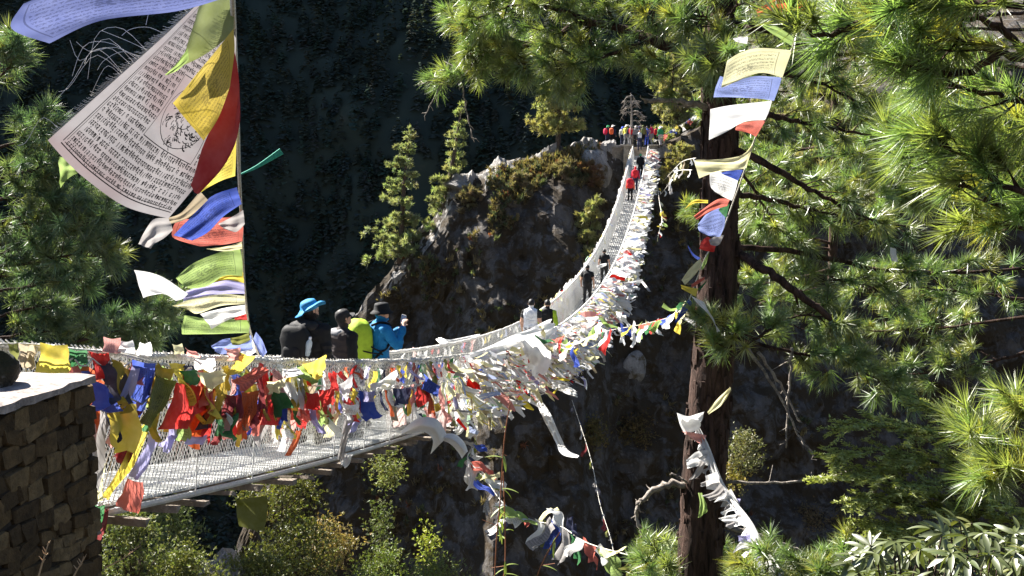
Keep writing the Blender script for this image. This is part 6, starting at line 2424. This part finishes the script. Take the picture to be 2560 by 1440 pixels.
A2 = person('hiker in a dark cap and brown-black jacket between the blue hat and blue jacket', deckpt(12.3, .0), YB + .55, 1.6, 'brown', 'black', .06, voxel=.013, hat='cap', hatcol='charcoal', bulk=1.15, head_yaw=.15, head_pitch=-.3, sleevecol='black')
V, F = superq(A2['neck'] + Vector((0, -.07, -.02)), (.12, .07, .05), .8, 20, 10, 0, .02, 3)
o = bpy.data.objects.new('collar', mesh('collar', V, F, FB['grey'], True))
COL.objects.link(o)
o.parent = A2['root']

A3 = person('hiker in a bright blue jacket and black bucket hat holding up a phone', deckpt(13.55, .08), YB + .95, 1.74, 'cyan', 'black', .16, voxel=.0095, hat='bucket', hatcol='black', bulk=1.12, fingers=True, head_yaw=-.25, head_pitch=-.02,
            arms={'R': ((.12, .13, -.20), (.02, .24, .02)), 'L': ((-.10, .12, -.24), (.05, .30, -.06)), 'R_curl': .8, 'L_curl': .6})
backpack('lime green rain-covered backpack worn by the hiker in the blue jacket', A3, 'lime', (.19, .15, .31), belt=True, noise_=.014)
V, F = superq(A3['neck'] + Vector((0, 0, .015)), (.085, .085, .05), .9, 20, 8, 0, .008, 3)
o = bpy.data.objects.new('collar', mesh('collar', V, F, FB['cyan'], True))
COL.objects.link(o)
o.parent = A3['root']
wr, dh = A3['hands']['L']
ph = thing('phone', 'pale phone held up by the hiker in the blue jacket', 'phone', (0, 0, 0))
ph.matrix_basis = A3['M'] @ Matrix.Translation(wr + dh * .085 + Vector((.01, .0, .085))) @ Matrix.Rotation(.35, 4, 'Y') @ Matrix.Rotation(.9, 4, 'Z')
screen = simple('phone_screen', (.30, .38, .55), .15, .1, 10, 0, spec=.6)
for nm, c0, sz, mt in (('phone_case', (0, 0, 0), (.037, .0042, .076), FB['pale']), ('screen', (0, -.0045, 0), (.034, .0012, .071), screen)):
    V, F = superq(c0, sz, .25, 20, 10)
    o = bpy.data.objects.new(nm, mesh(nm, V, F, mt))
    COL.objects.link(o)
    o.parent = ph

# --- further along the deck
person('hiker in a pale grey-white T-shirt with dark sleeves on the mid bridge', deckpt(27, .02), YB + .1, 1.76, 'white', 'grey', .12, voxel=.018, sleevecol='charcoal', bulk=1.15, sleeves=False)
A5 = person('dark-haired hiker in black and lime half hidden beside the white T-shirt', deckpt(28.0, .32), YB, 1.7, 'black', 'black', .1, voxel=.018, sleevecol='lime')
A6 = person('hiker all in black with a black daypack on the rising deck', deckpt(42, .0), YB, 1.74, 'black', 'charcoal', .14, voxel=.022, sleeves=False, bulk=1.1)
backpack('black daypack on the all-black hiker on the rising deck', A6, 'black', (.14, .08, .22), detail=True)
A7 = person('hiker in a black T-shirt with white bundle at the waist ahead of the daypack', deckpt(48, .18), YB, 1.7, 'black', 'charcoal', .14, voxel=.022, sleeves=False)
ribbon('waist_jacket', 'white jacket bundled round the waist of the second black-clad hiker', [deckpt(47.8, -.02) + Vector((-.12, 0, .86)), deckpt(47.75, .1) + Vector((0, 0, .95)), deckpt(47.8, .3) + Vector((.02, 0, 1.02))], [.14, .18, .12], 'white', 21, 'jacket')
A8 = person('porter in orange-red with a red striped load on the steep far stretch', deckpt(71.5, -.05), YB, 1.7, 'orange', 'black', .12, voxel=.028, bulk=1.25)
backpack('red and white striped load carried by the orange-red porter', A8, 'red', (.25, .17, .34), drop=.06)
A9 = person('hiker in a crimson jacket just ahead of the striped load', deckpt(74.5, .12), YB, 1.74, 'crimson', 'navy', .12, voxel=.028, bulk=1.2, hat='beanie', hatcol='red')
backpack('red rucksack on the crimson-jacketed hiker', A9, 'red', (.2, .13, .3))
A10 = person('dark-clad hiker leading the red group below the steps', deckpt(78.5, .28), YB, 1.72, 'black', 'black', .12, voxel=.028, hat='beanie', hatcol='green', bulk=1.15)
person('hiker in white and black standing on the stone steps', BP(84.0, -.12, 0) + DIRB * .65 + Vector((0, 0, .55)), YB + math.pi, 1.7, 'white', 'navy', .16, voxel=.03, sleevecol='black')

# --- the crowd behind the gate
ZL = P(1600, 366, 87).z + .02
for i, (x, d, yaw, top, legs, hat, hc, pack, h, lab, plab) in enumerate([
    (1518, 86.6, .9, 'navy', 'navy', 'brim', 'green', 'crimson', 1.72, 'leftmost hiker on the landing wearing a green-white hat', 'crimson backpack on the leftmost hiker of the landing'),
    (1531, 86.2, .5, 'navy', 'black', 'brim', 'pale', 'orange', 1.74, 'hiker with a pale hat second on the landing from the cliff side', 'orange backpack on the second hiker of the landing'),
    (1556, 88.0, .2, 'pale', 'navy', 'brim', 'blue', None, 1.68, 'small hiker in pale clothes left of the dead tree trunk', ''),
    (1565, 87.0, .6, 'yellow', 'grey', 'brim', 'pale', None, 1.80, 'hiker in bright yellow beside the dead tree trunk', ''),
    (1575, 86.2, -.2, 'navy', 'grey', 'cap', 'grey', 'red', 1.72, 'navy-clad hiker with a red pack right behind the left gate pillar', 'red daypack on the navy-clad hiker behind the left pillar'),
    (1588, 86.0, 2.8, 'grey', 'charcoal', 'beanie', 'pale', None, 1.66, 'hiker in grey with a pale cap at the top of the steps', ''),
    (1597, 88.2, .2, 'navy', 'navy', 'cap', 'blue', None, 1.72, 'hiker in navy and a blue cap at the back of the crowd', ''),
    (1607, 86.6, .1, 'olive', 'black', 'cap', 'olive', 'olive', 1.74, 'hiker in olive green in the middle of the gate opening', 'olive pack on the hiker in the gate opening'),
    (1617, 87.4, .4, 'blue', 'blue', None, 'black', None, 1.70, 'hiker in royal blue near the right gate pillar', ''),
    (1629, 86.0, -.9, 'crimson', 'grey', None, 'black', None, 1.78, 'hiker in dark red with bare arms beside the right gate pillar', ''),
    (1640, 87.2, .2, 'charcoal', 'black', 'cap', 'olive', 'red', 1.70, 'charcoal-clad hiker with a red bag right of the gate', 'red bag on the charcoal-clad hiker right of the gate'),
    (1651, 86.6, -.4, 'green', 'pale', 'brim', 'pale', None, 1.66, 'rightmost hiker of the crowd wearing green and a pale hat', '')]):
    p = P(x, 366, d)
    p.z = ZL
    a = person(lab, p, yaw, h, top, legs, .06, voxel=.032, hat=hat, hatcol=hc, bulk=1.12, hair=True, sleeves=i not in (9,))
    if pack:
        backpack(plab, a, pack, (.17, .12, .25), detail=False)
